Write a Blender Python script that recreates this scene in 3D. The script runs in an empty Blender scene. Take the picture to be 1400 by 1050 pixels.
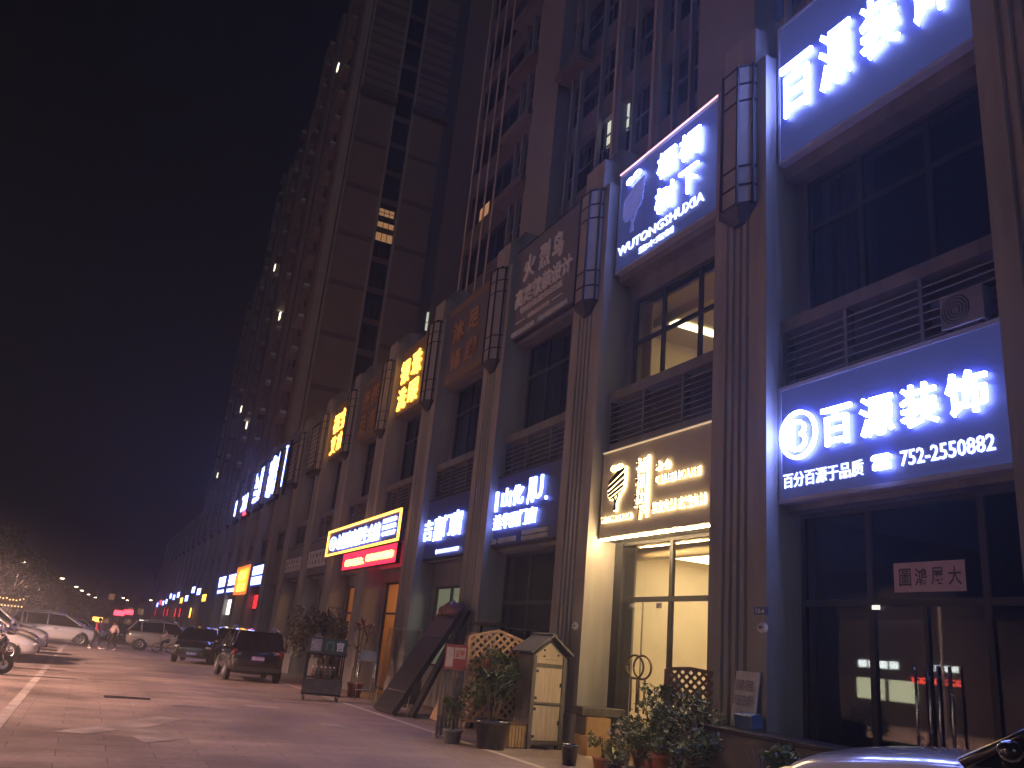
import bpy, math, random
from mathutils import Vector, Matrix

# ------------------------------------------------------------------ camera, sky, sun, exposure
SC = bpy.context.scene
COL = SC.collection
R = math.radians
CAM_H = 1.65
def camera():
    yaw, pitch, roll, f = 0.427753, 0.309987, 0.097094, 1139.04
    cy, sy = math.cos(yaw), math.sin(yaw)
    fw = Vector((sy*math.cos(pitch), cy*math.cos(pitch), math.sin(pitch)))
    r0 = Vector((cy, -sy, 0)); u0 = r0.cross(fw)
    r = math.cos(roll)*r0 + math.sin(roll)*u0
    u = -math.sin(roll)*r0 + math.cos(roll)*u0
    cd = bpy.data.cameras.new('camera'); co = bpy.data.objects.new('camera', cd); COL.objects.link(co)
    m = Matrix((r, u, -fw)).transposed().to_4x4(); m.translation = (0, 0, CAM_H)
    co.matrix_world = m
    cd.sensor_width = 36; cd.lens = f/1400*36; cd.clip_start = .05; cd.clip_end = 3000
    SC.camera = co
camera()

w = bpy.data.worlds.new('World'); SC.world = w; w.use_nodes = True
nt = w.node_tree; nt.nodes.clear()
out = nt.nodes.new('ShaderNodeOutputWorld'); bg = nt.nodes.new('ShaderNodeBackground')
sky = nt.nodes.new('ShaderNodeTexSky'); sky.sky_type = 'NISHITA'; sky.sun_disc = False
sky.sun_elevation = R(-4); sky.sun_rotation = R(200)
bg.inputs['Strength'].default_value = 0.05
bg2 = nt.nodes.new('ShaderNodeBackground')             # the brownish glow of the city on the night sky
tc = nt.nodes.new('ShaderNodeTexCoord'); sx = nt.nodes.new('ShaderNodeSeparateXYZ')
rmp = nt.nodes.new('ShaderNodeValToRGB')
rmp.color_ramp.elements[0].position = 0.0; rmp.color_ramp.elements[0].color = (.010, .0088, .015, 1)
rmp.color_ramp.elements[1].position = .45; rmp.color_ramp.elements[1].color = (.0008, .0007, .0006, 1)
e = rmp.color_ramp.elements.new(.14); e.color = (.003, .0026, .0045, 1)
add = nt.nodes.new('ShaderNodeAddShader')
L = nt.links.new
L(tc.outputs['Generated'], sx.inputs[0]); L(sx.outputs['Z'], rmp.inputs[0]); L(rmp.outputs[0], bg2.inputs['Color'])
L(sky.outputs[0], bg.inputs['Color']); L(bg.outputs[0], add.inputs[0]); L(bg2.outputs[0], add.inputs[1]); L(add.outputs[0], out.inputs['Surface'])
bg.inputs['Strength'].default_value = 0.004

sd = bpy.data.lights.new('sun', 'SUN'); so = bpy.data.objects.new('sun', sd); COL.objects.link(so)
sd.energy = 0.16; sd.angle = R(25); sd.color = (.84, .92, 1.0)       # low cool-tinted stand-in for the lit town's glow, added in the south-west
so.rotation_euler = Vector((.36, .88, -.30)).to_track_quat('-Z', 'Y').to_euler()
SC.view_settings.view_transform = 'Standard'; SC.view_settings.look = 'None'
SC.view_settings.exposure = .22; SC.view_settings.gamma = 1
cyc = SC.cycles
cyc.use_denoising = True; cyc.max_bounces = 6; cyc.diffuse_bounces = 3; cyc.glossy_bounces = 3
cyc.transparent_max_bounces = 12; cyc.sample_clamp_indirect = 4; cyc.caustics_reflective = False; cyc.caustics_refractive = False
random.seed(7)
SLOPE = .008
def gz(y): return -SLOPE*y

# ------------------------------------------------------------------ materials
MATS = {}
def mat(name, col=(.5, .5, .5), rough=.6, metal=0, var=.15, scale=3.0, bump=0.0, em=None, es=0, coat=0, fine=0.0, spec=.5, stretch=None):
    if name in MATS: return MATS[name]
    m = bpy.data.materials.new(name); m.use_nodes = True; n = m.node_tree; b = n.nodes['Principled BSDF']
    b.inputs['Roughness'].default_value = rough; b.inputs['Metallic'].default_value = metal
    b.inputs['Specular IOR Level'].default_value = spec
    b.inputs['Base Color'].default_value = (*col, 1)
    if coat: b.inputs['Coat Weight'].default_value = coat; b.inputs['Coat Roughness'].default_value = .05
    if var:
        t = n.nodes.new('ShaderNodeTexCoord'); mp = n.nodes.new('ShaderNodeMapping'); nz = n.nodes.new('ShaderNodeTexNoise')
        nz.inputs['Scale'].default_value = scale; nz.inputs['Detail'].default_value = 6
        if stretch: mp.inputs['Scale'].default_value = stretch
        mx = n.nodes.new('ShaderNodeMix'); mx.data_type = 'RGBA'
        mx.inputs[6].default_value = (*[c*(1-var) for c in col], 1); mx.inputs[7].default_value = (*[min(1, c*(1+var)) for c in col], 1)
        n.links.new(t.outputs['Object'], mp.inputs[0]); n.links.new(mp.outputs[0], nz.inputs['Vector'])
        cr = n.nodes.new('ShaderNodeValToRGB'); cr.color_ramp.elements[0].position = .3; cr.color_ramp.elements[1].position = .7
        n.links.new(nz.outputs[0], cr.inputs[0]); n.links.new(cr.outputs[0], mx.inputs[0])
        n.links.new(mx.outputs[2], b.inputs['Base Color'])
        mr = n.nodes.new('ShaderNodeMapRange'); mr.inputs[3].default_value = max(0, rough-.12); mr.inputs[4].default_value = min(1, rough+.12)
        n.links.new(nz.outputs[0], mr.inputs[0]); n.links.new(mr.outputs[0], b.inputs['Roughness'])
        if bump:
            bp = n.nodes.new('ShaderNodeBump'); bp.inputs['Strength'].default_value = bump; bp.inputs['Distance'].default_value = .02
            n2 = n.nodes.new('ShaderNodeTexNoise'); n2.inputs['Scale'].default_value = scale*8; n2.inputs['Detail'].default_value = 4
            n.links.new(mp.outputs[0], n2.inputs['Vector']); n.links.new(n2.outputs[0], bp.inputs['Height']); n.links.new(bp.outputs[0], b.inputs['Normal'])
    if em:
        b.inputs['Emission Color'].default_value = (*em, 1); b.inputs['Emission Strength'].default_value = es
    MATS[name] = m; return m
def emis(name, col, s, base=(.6, .6, .6)): return mat(name, base, .5, var=0, em=col, es=s)
def glass(name, tint=(.9, .95, .95), rough=.02, ior=1.5):
    if name in MATS: return MATS[name]
    m = bpy.data.materials.new(name); m.use_nodes = True; n = m.node_tree; n.nodes.clear()
    o = n.nodes.new('ShaderNodeOutputMaterial'); mx = n.nodes.new('ShaderNodeMixShader'); tr = n.nodes.new('ShaderNodeBsdfTransparent')
    g = n.nodes.new('ShaderNodeBsdfGlossy'); fr = n.nodes.new('ShaderNodeFresnel'); fr.inputs[0].default_value = ior
    tr.inputs[0].default_value = (*tint, 1); g.inputs['Roughness'].default_value = rough
    n.links.new(fr.outputs[0], mx.inputs[0]); n.links.new(tr.outputs[0], mx.inputs[1]); n.links.new(g.outputs[0], mx.inputs[2]); n.links.new(mx.outputs[0], o.inputs[0])
    MATS[name] = m; return m
def paving(name):
    m = bpy.data.materials.new(name); m.use_nodes = True; n = m.node_tree; b = n.nodes['Principled BSDF']; k = n.links.new
    geo = n.nodes.new('ShaderNodeNewGeometry')
    br = n.nodes.new('ShaderNodeTexBrick'); br.inputs['Scale'].default_value = 1; br.inputs['Brick Width'].default_value = 1.2; br.inputs['Row Height'].default_value = .6
    br.inputs['Mortar Size'].default_value = .007; br.inputs['Mortar Smooth'].default_value = .3; br.offset = .5; br.inputs['Bias'].default_value = -.2
    br.inputs['Color1'].default_value = (.30, .235, .205, 1); br.inputs['Color2'].default_value = (.235, .18, .155, 1); br.inputs['Mortar'].default_value = (.10, .078, .068, 1)
    k(geo.outputs['Position'], br.inputs['Vector'])
    n1 = n.nodes.new('ShaderNodeTexNoise'); n1.inputs['Scale'].default_value = .38; n1.inputs['Detail'].default_value = 8; n1.inputs['Roughness'].default_value = .65
    n2 = n.nodes.new('ShaderNodeTexNoise'); n2.inputs['Scale'].default_value = 14; n2.inputs['Detail'].default_value = 6
    k(geo.outputs['Position'], n1.inputs['Vector']); k(geo.outputs['Position'], n2.inputs['Vector'])
    r1 = n.nodes.new('ShaderNodeMapRange'); r1.inputs[1].default_value = .3; r1.inputs[2].default_value = .72; r1.inputs[3].default_value = .42; r1.inputs[4].default_value = 1.3
    k(n1.outputs[0], r1.inputs[0])
    r2 = n.nodes.new('ShaderNodeMapRange'); r2.inputs[1].default_value = .3; r2.inputs[2].default_value = .7; r2.inputs[3].default_value = .82; r2.inputs[4].default_value = 1.12
    k(n2.outputs[0], r2.inputs[0])
    mu = n.nodes.new('ShaderNodeMath'); mu.operation = 'MULTIPLY'; k(r1.outputs[0], mu.inputs[0]); k(r2.outputs[0], mu.inputs[1])
    vm = n.nodes.new('ShaderNodeVectorMath'); vm.operation = 'SCALE'; k(br.outputs['Color'], vm.inputs[0]); k(mu.outputs[0], vm.inputs['Scale'])
    k(vm.outputs[0], b.inputs['Base Color'])
    rr = n.nodes.new('ShaderNodeMapRange'); rr.inputs[1].default_value = .3; rr.inputs[2].default_value = .7; rr.inputs[3].default_value = .48; rr.inputs[4].default_value = .75
    k(n1.outputs[0], rr.inputs[0]); k(rr.outputs[0], b.inputs['Roughness'])
    bp = n.nodes.new('ShaderNodeBump'); bp.inputs['Strength'].default_value = .35; bp.inputs['Distance'].default_value = .01
    sb = n.nodes.new('ShaderNodeMath'); sb.operation = 'SUBTRACT'; k(n2.outputs[0], sb.inputs[0]); k(br.outputs['Fac'], sb.inputs[1]); k(sb.outputs[0], bp.inputs['Height']); k(bp.outputs[0], b.inputs['Normal'])
    return m

M_STONE = mat('grey stone cladding', (.235, .225, .22), .6, var=.26, scale=1.6, bump=.2, stretch=(1.6, 1.6, .22))
M_STONE2 = mat('dark stone cladding', (.12, .115, .115), .55, var=.3, scale=1.6, bump=.2, stretch=(1.5, 1.5, .3))
M_TOWERA = mat('grey tower render', (.17, .165, .175), .8, var=.12, scale=.35, bump=.1)
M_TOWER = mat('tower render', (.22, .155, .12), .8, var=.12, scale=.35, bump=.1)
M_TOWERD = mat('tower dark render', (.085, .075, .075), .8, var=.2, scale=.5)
M_TOWERL = mat('tower pale trim', (.34, .28, .235), .7, var=.12, scale=.8)
M_FRAME = mat('dark aluminium', (.022, .022, .025), .55, var=.2, scale=5, spec=.25)
M_LOUV = mat('grey louvre metal', (.10, .105, .115), .5, metal=.2, var=.15, scale=3)
M_DARK = mat('dark interior', (.025, .023, .024), .8, var=.3, scale=1)
M_GLASS = glass('clear shop glass', (.93, .93, .9))
M_GLASSD = glass('dark shop glass', (.35, .36, .4), ior=1.45)
M_WGLASS = mat('night window glass', (.012, .013, .018), .08, var=.3, scale=.6, spec=.6)
M_CREAM = mat('cream wall paint', (.72, .63, .47), .8, var=.06, scale=1.5)
M_METAL = mat('brushed steel', (.6, .6, .6), .25, metal=1, var=.1, scale=8)
M_BLACK = mat('black rubber', (.02, .02, .02), .7, var=.2, scale=12)
M_LANT = mat('milky lantern glass', (.28, .265, .25), .35, var=.1, scale=2)
M_WHITE = mat('white paint', (.75, .75, .74), .5, var=.08, scale=4)
M_PAINT = mat('worn road paint', (.33, .29, .26), .7, var=.35, scale=2.2)
M_TEXTW = mat('unlit white letters', (.62, .62, .64), .5, var=.1, scale=3)
M_TEXTO = mat('unlit bronze letters', (.36, .19, .07), .45, var=.15, scale=3)
M_WOOD = mat('pale pine boards', (.44, .36, .26), .65, var=.16, scale=4, bump=.2, stretch=(8, 8, .6))
M_WOODG = mat('grey stained wood', (.11, .10, .09), .7, var=.25, scale=5, bump=.2, stretch=(6, 6, .8))
M_WOODB = mat('brown lattice wood', (.14, .08, .045), .65, var=.25, scale=6, bump=.2)
M_CARD = mat('brown cardboard', (.42, .27, .12), .8, var=.12, scale=4)
M_TERRA = mat('terracotta', (.32, .13, .07), .75, var=.2, scale=6)
M_GLAZE = mat('dark glazed pot', (.03, .03, .04), .18, var=.4, scale=4, coat=.5)
M_POTG = mat('grey plastic pot', (.14, .15, .15), .55, var=.15, scale=5)
M_SOIL = mat('potting soil', (.05, .035, .025), .95, var=.3, scale=20)
M_BARK = mat('bark', (.12, .085, .06), .9, var=.3, scale=8, bump=.4, stretch=(3, 3, .5))
M_BARKP = mat('pale bark', (.42, .39, .34), .8, var=.2, scale=5, bump=.2)
M_LEAF = mat('dark green leaves', (.075, .11, .036), .5, var=.55, scale=2.5)
M_LEAF2 = mat('yellow green leaves', (.12, .14, .035), .5, var=.5, scale=5)
M_LEAFR = mat('red-lit cordyline leaves', (.16, .05, .035), .45, var=.5, scale=5)  # red light of the ticker is put into the leaf colour
M_LEAFN = mat('street tree leaves', (.030, .032, .016), .6, var=.6, scale=.9)
def halo(name, col, s): return emis(name, col, s)
E_BLUE = emis('white led letters', (.22, .29, 1.0), 8)
E_BLUEX = emis('strong white led letters', (.24, .31, 1.0), 40)
E_BLUEM = emis('white led letters small', (.34, .42, 1.0), 3.4)
E_YEL = emis('yellow led letters', (1.0, .42, .05), 4.2)
E_WARM = emis('warm led halo', (1.0, .66, .30), 7)
E_RED = emis('red led', (1.0, .03, .05), 7.0)
E_AMB = emis('amber led', (1.0, .42, .06), 4.0)
E_WHITE = emis('white lamp', (1.0, .92, .8), 5)
E_LAMP = emis('street lamp globe', (1.0, .78, .5), 14)
E_ROOM = emis('ceiling lamp', (1.0, .78, .46), 4.6)
P_NAVY = mat('navy panel with glow', (.014, .018, .085), .45, var=.15, scale=1.5, em=(.10, .12, .42), es=.26)  # panel is no lamp; its emission stands in for the letters' glow
P_NAVYD = mat('navy sign panel', (.05, .06, .17), .45, var=.12, scale=1.5)
P_GREY = mat('grey sign panel', (.40, .37, .31), .5, var=.1, scale=2)
P_DARK = mat('dark sign panel', (.10, .10, .115), .5, var=.15, scale=2)
P_BROWN = mat('ochre sign panel', (.17, .115, .06), .55, var=.12, scale=2)
P_RED = mat('red sign panel', (.20, .015, .015), .5, var=.1, scale=2)

# ------------------------------------------------------------------ mesh helpers
class MB:
    def __init__(s): s.v = []; s.f = []; s.m = []; s.sm = []
    def add(s, vs, fs, m=0, smooth=False):
        o = len(s.v); s.v += [tuple(p) for p in vs]
        for f in fs: s.f.append(tuple(i+o for i in f)); s.m.append(m); s.sm.append(smooth)
        return s
    def box(s, x0, y0, z0, x1, y1, z1, m=0):
        if x0 > x1: x0, x1 = x1, x0
        if y0 > y1: y0, y1 = y1, y0
        if z0 > z1: z0, z1 = z1, z0
        v = [(x0,y0,z0),(x1,y0,z0),(x1,y1,z0),(x0,y1,z0),(x0,y0,z1),(x1,y0,z1),(x1,y1,z1),(x0,y1,z1)]
        return s.add(v, [(0,3,2,1),(4,5,6,7),(0,1,5,4),(1,2,6,5),(2,3,7,6),(3,0,4,7)], m)
    def obox(s, c, ax, ay, az, m=0):                       # oriented box from centre and half-axes
        c, ax, ay, az = map(Vector, (c, ax, ay, az))
        v = [c+sx*ax+sy*ay+sz*az for sz in (-1,1) for sx, sy in ((-1,-1),(1,-1),(1,1),(-1,1))]
        return s.add(v, [(0,3,2,1),(4,5,6,7),(0,1,5,4),(1,2,6,5),(2,3,7,6),(3,0,4,7)], m)
    def prism(s, poly, axis, a, b, m=0, smooth=False):     # polygon in the other two axes, extruded a..b along axis
        n = len(poly)
        def P(u, v, t): return {'x': (t, u, v), 'y': (u, t, v), 'z': (u, v, t)}[axis]
        v = [P(u, w_, a) for u, w_ in poly] + [P(u, w_, b) for u, w_ in poly]
        f = [tuple(range(n))[::-1], tuple(range(n, 2*n))]
        s.add(v, f, m); o = len(s.v)-2*n
        for i in range(n):
            j = (i+1) % n; s.f.append((o+i, o+j, o+n+j, o+n+i)); s.m.append(m); s.sm.append(smooth)
        return s
    def tube(s, pts, r, n=8, m=0, cap=True):
        pts = [Vector(p) for p in pts]; rs = r if isinstance(r, (list, tuple)) else [r]*len(pts)
        rings = []; o = len(s.v); prev = None
        for i, p in enumerate(pts):
            d = (pts[min(i+1, len(pts)-1)]-pts[max(i-1, 0)]).normalized()
            a = prev if prev is not None and abs(prev.dot(d)) < .95 else (Vector((0,0,1)) if abs(d.z) < .9 else Vector((1,0,0)))
            x = (a - d*a.dot(d)).normalized(); y = d.cross(x); prev = x
            s.v += [tuple(p + rs[i]*(math.cos(t)*x+math.sin(t)*y)) for t in [2*math.pi*k/n for k in range(n)]]
        for i in range(len(pts)-1):
            for k in range(n):
                s.f.append((o+i*n+k, o+i*n+(k+1)%n, o+(i+1)*n+(k+1)%n, o+(i+1)*n+k)); s.m.append(m); s.sm.append(True)
        if cap:
            s.f.append(tuple(o+k for k in range(n))[::-1]); s.f.append(tuple(o+(len(pts)-1)*n+k for k in range(n))); s.m += [m, m]; s.sm += [False]*2
        return s
    def lathe(s, prof, c=(0,0,0), n=20, m=0, axis='z'):
        o = len(s.v); k_ = len(prof)
        for r, z in prof:
            for k in range(n):
                t = 2*math.pi*k/n; p = (r*math.cos(t), r*math.sin(t), z)
                if axis == 'y': p = (p[0], p[2], p[1])
                if axis == 'x': p = (p[2], p[0], p[1])
                s.v.append((c[0]+p[0], c[1]+p[1], c[2]+p[2]))
        for i in range(k_-1):
            for k in range(n):
                s.f.append((o+i*n+k, o+i*n+(k+1)%n, o+(i+1)*n+(k+1)%n, o+(i+1)*n+k)); s.m.append(m); s.sm.append(True)
        return s
    def ball(s, c, r, n=10, m=0):
        sc = r if isinstance(r, (list, tuple)) else (r, r, r); o = len(s.v); k2 = n//2
        for i in range(k2+1):
            th = math.pi*i/k2
            for k in range(n):
                ph = 2*math.pi*k/n
                s.v.append((c[0]+sc[0]*math.sin(th)*math.cos(ph), c[1]+sc[1]*math.sin(th)*math.sin(ph), c[2]+sc[2]*math.cos(th)))
        for i in range(k2):
            for k in range(n):
                s.f.append((o+i*n+k, o+(i+1)*n+k, o+(i+1)*n+(k+1)%n, o+i*n+(k+1)%n)); s.m.append(m); s.sm.append(True)
        return s
    def build(s, name, mats, parent=None, off=None, bevel=0, subsurf=0):
        me = bpy.data.meshes.new(name)
        if off is None: off = parent.get('_base', (0,0,0)) if parent else (0,0,0)
        ox, oy, oz = off
        me.from_pydata([(a-ox, b-oy, c-oz) for a, b, c in s.v], [], s.f); me.update()
        mats = mats if isinstance(mats, (list, tuple)) else [mats]
        for m_ in mats: me.materials.append(m_)
        me.polygons.foreach_set('material_index', s.m); me.polygons.foreach_set('use_smooth', s.sm)
        o = bpy.data.objects.new(name, me); COL.objects.link(o)
        if parent: o.parent = parent
        if bevel:
            b = o.modifiers.new('edge', 'BEVEL'); b.width = bevel; b.segments = 2; b.limit_method = 'ANGLE'; b.angle_limit = R(40)
        if subsurf:
            b = o.modifiers.new('smooth', 'SUBSURF'); b.levels = subsurf; b.render_levels = subsurf
        return o
def tag(o, label=None, cat=None, group=None, kind=None):
    if label: o['label'] = label
    if cat: o['category'] = cat
    if group: o['group'] = group
    if kind: o['kind'] = kind
    return o
def thing(name, label, cat, loc=(0,0,0), rz=0, group=None, world=False):
    o = bpy.data.objects.new(name, None); COL.objects.link(o); o.location = loc; o.rotation_euler = (0,0,rz); o.empty_display_size = .2
    if world: o['_base'] = loc          # its parts are written in world coordinates
    return tag(o, label, cat, group)
def copy_tree(o, parent=None):
    c = o.copy(); COL.objects.link(c)
    if parent: c.parent = parent
    for ch in list(o.children): copy_tree(ch, c)
    return c
def clean_base():
    for o in bpy.data.objects:
        if '_base' in o: del o['_base']

# ------------------------------------------------------------------ lettering (built-in font only)
_tc = {}
def glyphs(body, bold=.012, res=2):
    k = (body, bold)
    if k in _tc: return _tc[k]
    c = bpy.data.curves.new('t', 'FONT'); c.body = body; c.offset = bold; c.extrude = .5; c.resolution_u = res; c.space_character = 1.0
    o = bpy.data.objects.new('t', c); COL.objects.link(o)
    dg = bpy.context.evaluated_depsgraph_get()
    me = bpy.data.meshes.new_from_object(o.evaluated_get(dg))
    vs = [tuple(v.co) for v in me.vertices]; fs = [tuple(p.vertices) for p in me.polygons]
    bpy.data.objects.remove(o); bpy.data.curves.remove(c); bpy.data.meshes.remove(me)
    xs = [v[0] for v in vs]; ys = [v[1] for v in vs]
    x0, x1, y0, y1 = min(xs), max(xs), min(ys), max(ys)
    vs = [((x-x0)/(x1-x0), (y-y0)/(y1-y0), z) for x, y, z in vs]
    _tc[k] = (vs, fs); return _tc[k]
def wtext(mb, body, X, yl, yr, z0, z1, th=.05, bold=.012, slant=0, zr=0, m=0):
    """letters facing the street (-X) between y=yl (left) and y=yr (right)"""
    vs, fs = glyphs(body, bold)
    mb.add([(X - z*th, yl + (yr-yl)*u + 0*slant, z0 + (z1-z0)*v + zr*u) for u, v, z in vs], fs, m)
def ptext(mb, body, o, ux, uy, th=.01, bold=.012, m=0):
    """letters on any plane: origin, width vector, height vector"""
    o, ux, uy = Vector(o), Vector(ux), Vector(uy); n = ux.cross(uy).normalized()
    vs, fs = glyphs(body, bold)
    mb.add([o + ux*u + uy*v + n*z*th for u, v, z in vs], fs, m)

# ------------------------------------------------------------------ the ground
g = MB(); g.add([(-900, -60, gz(-60)), (900, -60, gz(-60)), (900, 1500, gz(1500)), (-900, 1500, gz(1500))], [(0,1,2,3)])
tag(g.build('pavement', paving('stone paving')), kind='structure')
def gstrip(pts_l, pts_r, lift=.004):
    mb = MB(); n = len(pts_l)
    v = [(x, y, gz(y)+lift) for x, y in pts_l] + [(x, y, gz(y)+lift) for x, y in pts_r]
    mb.add(v, [(i+1, i, n+i, n+i+1) for i in range(n-1)])
    return mb
ys = [2+3*i for i in range(34)]
tag(gstrip([(-.98, y) for y in ys], [(-.80, y) for y in ys]).build('parking_line', M_PAINT), kind='structure')
tag(gstrip([(7.12, y) for y in ys[:14]], [(7.27, y) for y in ys[:14]]).build('kerb_line', mat('pale kerb stone', (.5, .45, .38), .6, var=.2, scale=3)), kind='structure')
# worn painted arrow
def flatpoly(pts, name, mt, lift=.005):
    mb = MB(); mb.add([(x, y, gz(y)+lift) for x, y in pts], [tuple(range(len(pts)))]); return tag(mb.build(name, mt), kind='structure')
flatpoly([(-.1, 15.1), (.35, 15.0), (1.0, 15.9), (1.45, 16.6), (2.15, 18.3), (1.7, 18.5), (1.1, 17.3), (.5, 16.3)], 'painted_arrow', mat('faded road paint', (.25, .21, .19), .7, var=.45, scale=1.6))
flatpoly([(.75, 16.2), (1.15, 14.2), (1.75, 14.9), (1.5, 16.1)], 'painted_arrow', MATS['faded road paint'], .006)
flatpoly([(4.75, 18.2), (5.35, 17.4), (5.6, 17.6), (5.9, 17.5), (5.4, 19.0), (5.1, 18.7), (4.9, 18.9)], 'painted_arrow', MATS['faded road paint'])
# paving slabs that were replaced by lighter or darker stone
for (x, y, a, b, c) in ((3.0, 26.4, .8, .4, .13), (2.1, 20.8, .8, .4, .13), (3.9, 22.0, .8, .4, .37), (1.6, 31.2, .8, .4, .36), (5.0, 24.4, 1.6, .4, .35), (2.6, 36.0, 1.6, .4, .12), (.4, 28.4, .8, .4, .14)):
    flatpoly([(x, y), (x+a, y), (x+a, y+b), (x, y+b)], 'paving_patch', mat('patch stone %d' % int(c*100), (c, c*.76, c*.68), .45, var=.15, scale=5), .003)
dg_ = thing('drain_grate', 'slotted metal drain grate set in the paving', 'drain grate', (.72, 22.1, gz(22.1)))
b = MB(); b.box(0, 0, .002, 1.0, .03, .012); b.box(0, .4, .002, 1.0, .43, .012)
b.build('frame', M_FRAME, dg_)
b = MB()
for i in range(13): b.box(.02+i*.075, .03, .003, .05+i*.075, .4, .010)
b.build('bar', M_FRAME, dg_)
b = MB(); b.box(0.0, .03, .0015, 1.0, .4, .0025); b.build('shaft_shade', M_BLACK, dg_)  # flat black sheet stands in for the shade below the bars

# ------------------------------------------------------------------ the shop row: one long podium building
PX = 9.3                                   # front of the pilasters
PIT, PW = 5.5, 1.4
def pl(k): return 6.1 + PIT*k              # far edge of pilaster k (towards +Y)
NB = 27
row = thing('shop_building', 'long two storey grey shop row with fluted pilasters along the pavement', 'shop building', (PX, 30, gz(30)), world=True)
def part(mb, name, mt, parent=row, label=None, **k):
    o = mb.build(name, mt, parent, off=parent.get('_base', row['_base']), **k)
    if label: o['label'] = label
    o['_base'] = row['_base']
    return o
# fluted pilaster prototype in local y, copied along the row
def flute_poly():
    w_, d = PW, 1.3
    pts = [(0, -w_), (0, 0), (-d+0, 0)]
    poly = [(PX+d, -w_), (PX+d, 0), (PX, 0)]
    gs = [-.38, -.56, -.74, -.92]
    for c in gs:
        poly += [(PX, c+.045), (PX+.05, c+.03), (PX+.05, c-.03), (PX, c-.045)]
    poly += [(PX, -w_)]
    return poly
def pilaster_mesh():
    mb = MB(); p = flute_poly(); mb.prism([(x, y) for x, y in p][::-1], 'z', .55, 12.95)
    # plain plinth and stepped cap
    mb.box(PX-.05, -PW-.04, -2.0, PX+1.3, .04, .55)
    mb.box(PX-.03, -PW+.25, 12.95, PX+1.28, -.25, 13.75)
    mb.prism([(PX+.10, 13.75), (PX+1.2, 13.75), (PX+1.2, 14.35), (PX+.5, 14.35)], 'y', -PW+.42, -.42)
    return mb
pm = None
for k in range(-1, NB+1):
    if pm is None:
        o = pilaster_mesh().build('pilaster', M_STONE, row, off=(PX, 0, 0)); pm = o
    else:
        o = pm.copy(); COL.objects.link(o); o.parent = row
    o.location = (0, pl(k)-30, -gz(30))
# walls of the row
wl = MB(); wd = MB()
for k in range(-1, NB):
    a, b_ = pl(k), pl(k+1)-PW
    wl.box(9.72, a+.002, 4.2, 10.6, b_-.002, 6.30)          # fascia behind the lower sign
    wl.box(9.62, a+.002, 7.28, 10.6, b_-.002, 7.50)         # sill
    wl.box(9.72, a+.002, 10.30, 10.6, b_-.002, 13.0)        # band behind the upper sign
    wl.box(9.60, a+.002, 13.0, 10.6, b_-.002, 13.18)        # coping
    wd.box(9.95, a+.002, 6.30, 10.6, b_-.002, 7.28)
    if k not in (1,): wd.box(10.45, a+.002, 7.5, 10.6, b_-.002, 10.3)
wl.box(10.6, pl(-1)-8, 13.0, 30, pl(NB)-1, 13.1)            # podium roof
part(wl, 'wall', M_STONE2)
part(wd, 'recess_wall', M_DARK)
# louvre banks
def louvre(a, b_):
    mb = MB()
    n = 7
    for i in range(n):
        z = 6.36 + i*.13
        mb.add([(9.66, a+.1, z), (9.66, b_-.1, z), (9.80, b_-.1, z+.09), (9.80, a+.1, z+.09), (9.67, a+.1, z-.015), (9.67, b_-.1, z-.015), (9.81, b_-.1, z+.075), (9.81, a+.1, z+.075)],
               [(0,3,2,1), (4,5,6,7), (0,1,5,4), (2,3,7,6), (1,2,6,5), (3,0,4,7)])
    for y in (a+.05, a+(b_-a)/3, a+2*(b_-a)/3, b_-.05): mb.box(9.655, y-.03, 6.31, 9.83, y+.03, 7.275)
    return mb
lv = None
for k in range(0, NB):
    if lv is None: lv = part(louvre(pl(0), pl(1)-PW), 'louvre', M_LOUV)
    else:
        o = lv.copy(); COL.objects.link(o); o.parent = row; o.location = (0, PIT*k, 0)
# upper windows (frame > pane)
def win_frame(a, b_, x, z0, z1, ms, zs, t=.045):
    mb = MB()
    for z in [z0, z1-.07]: mb.box(x, a, z, x+.08, b_, z+.07)
    for y in [a, b_-.07]: mb.box(x, y, z0+.07, x+.08, y+.07, z1-.07)
    cuts = sorted(ms)
    for y in cuts: mb.box(x+.004, y-t, z0+.07, x+.076, y+t, z1-.07)
    seg = [a+.07] + [c for y in cuts for c in (y-t, y+t)] + [b_-.07]
    for z in zs:
        for i in range(0, len(seg), 2): mb.box(x+.008, seg[i], z-t, x+.072, seg[i+1], z+t)
    return mb
def pane(a, b_, x, z0, z1):
    mb = MB(); mb.add([(x, a, z0), (x, b_, z0), (x, b_, z1), (x, a, z1)], [(3,2,1,0)]); return mb
M_CURT = mat('grey curtain', (.16, .16, .18), .85, var=.2, scale=3, stretch=(1, 8, .3))
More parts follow.
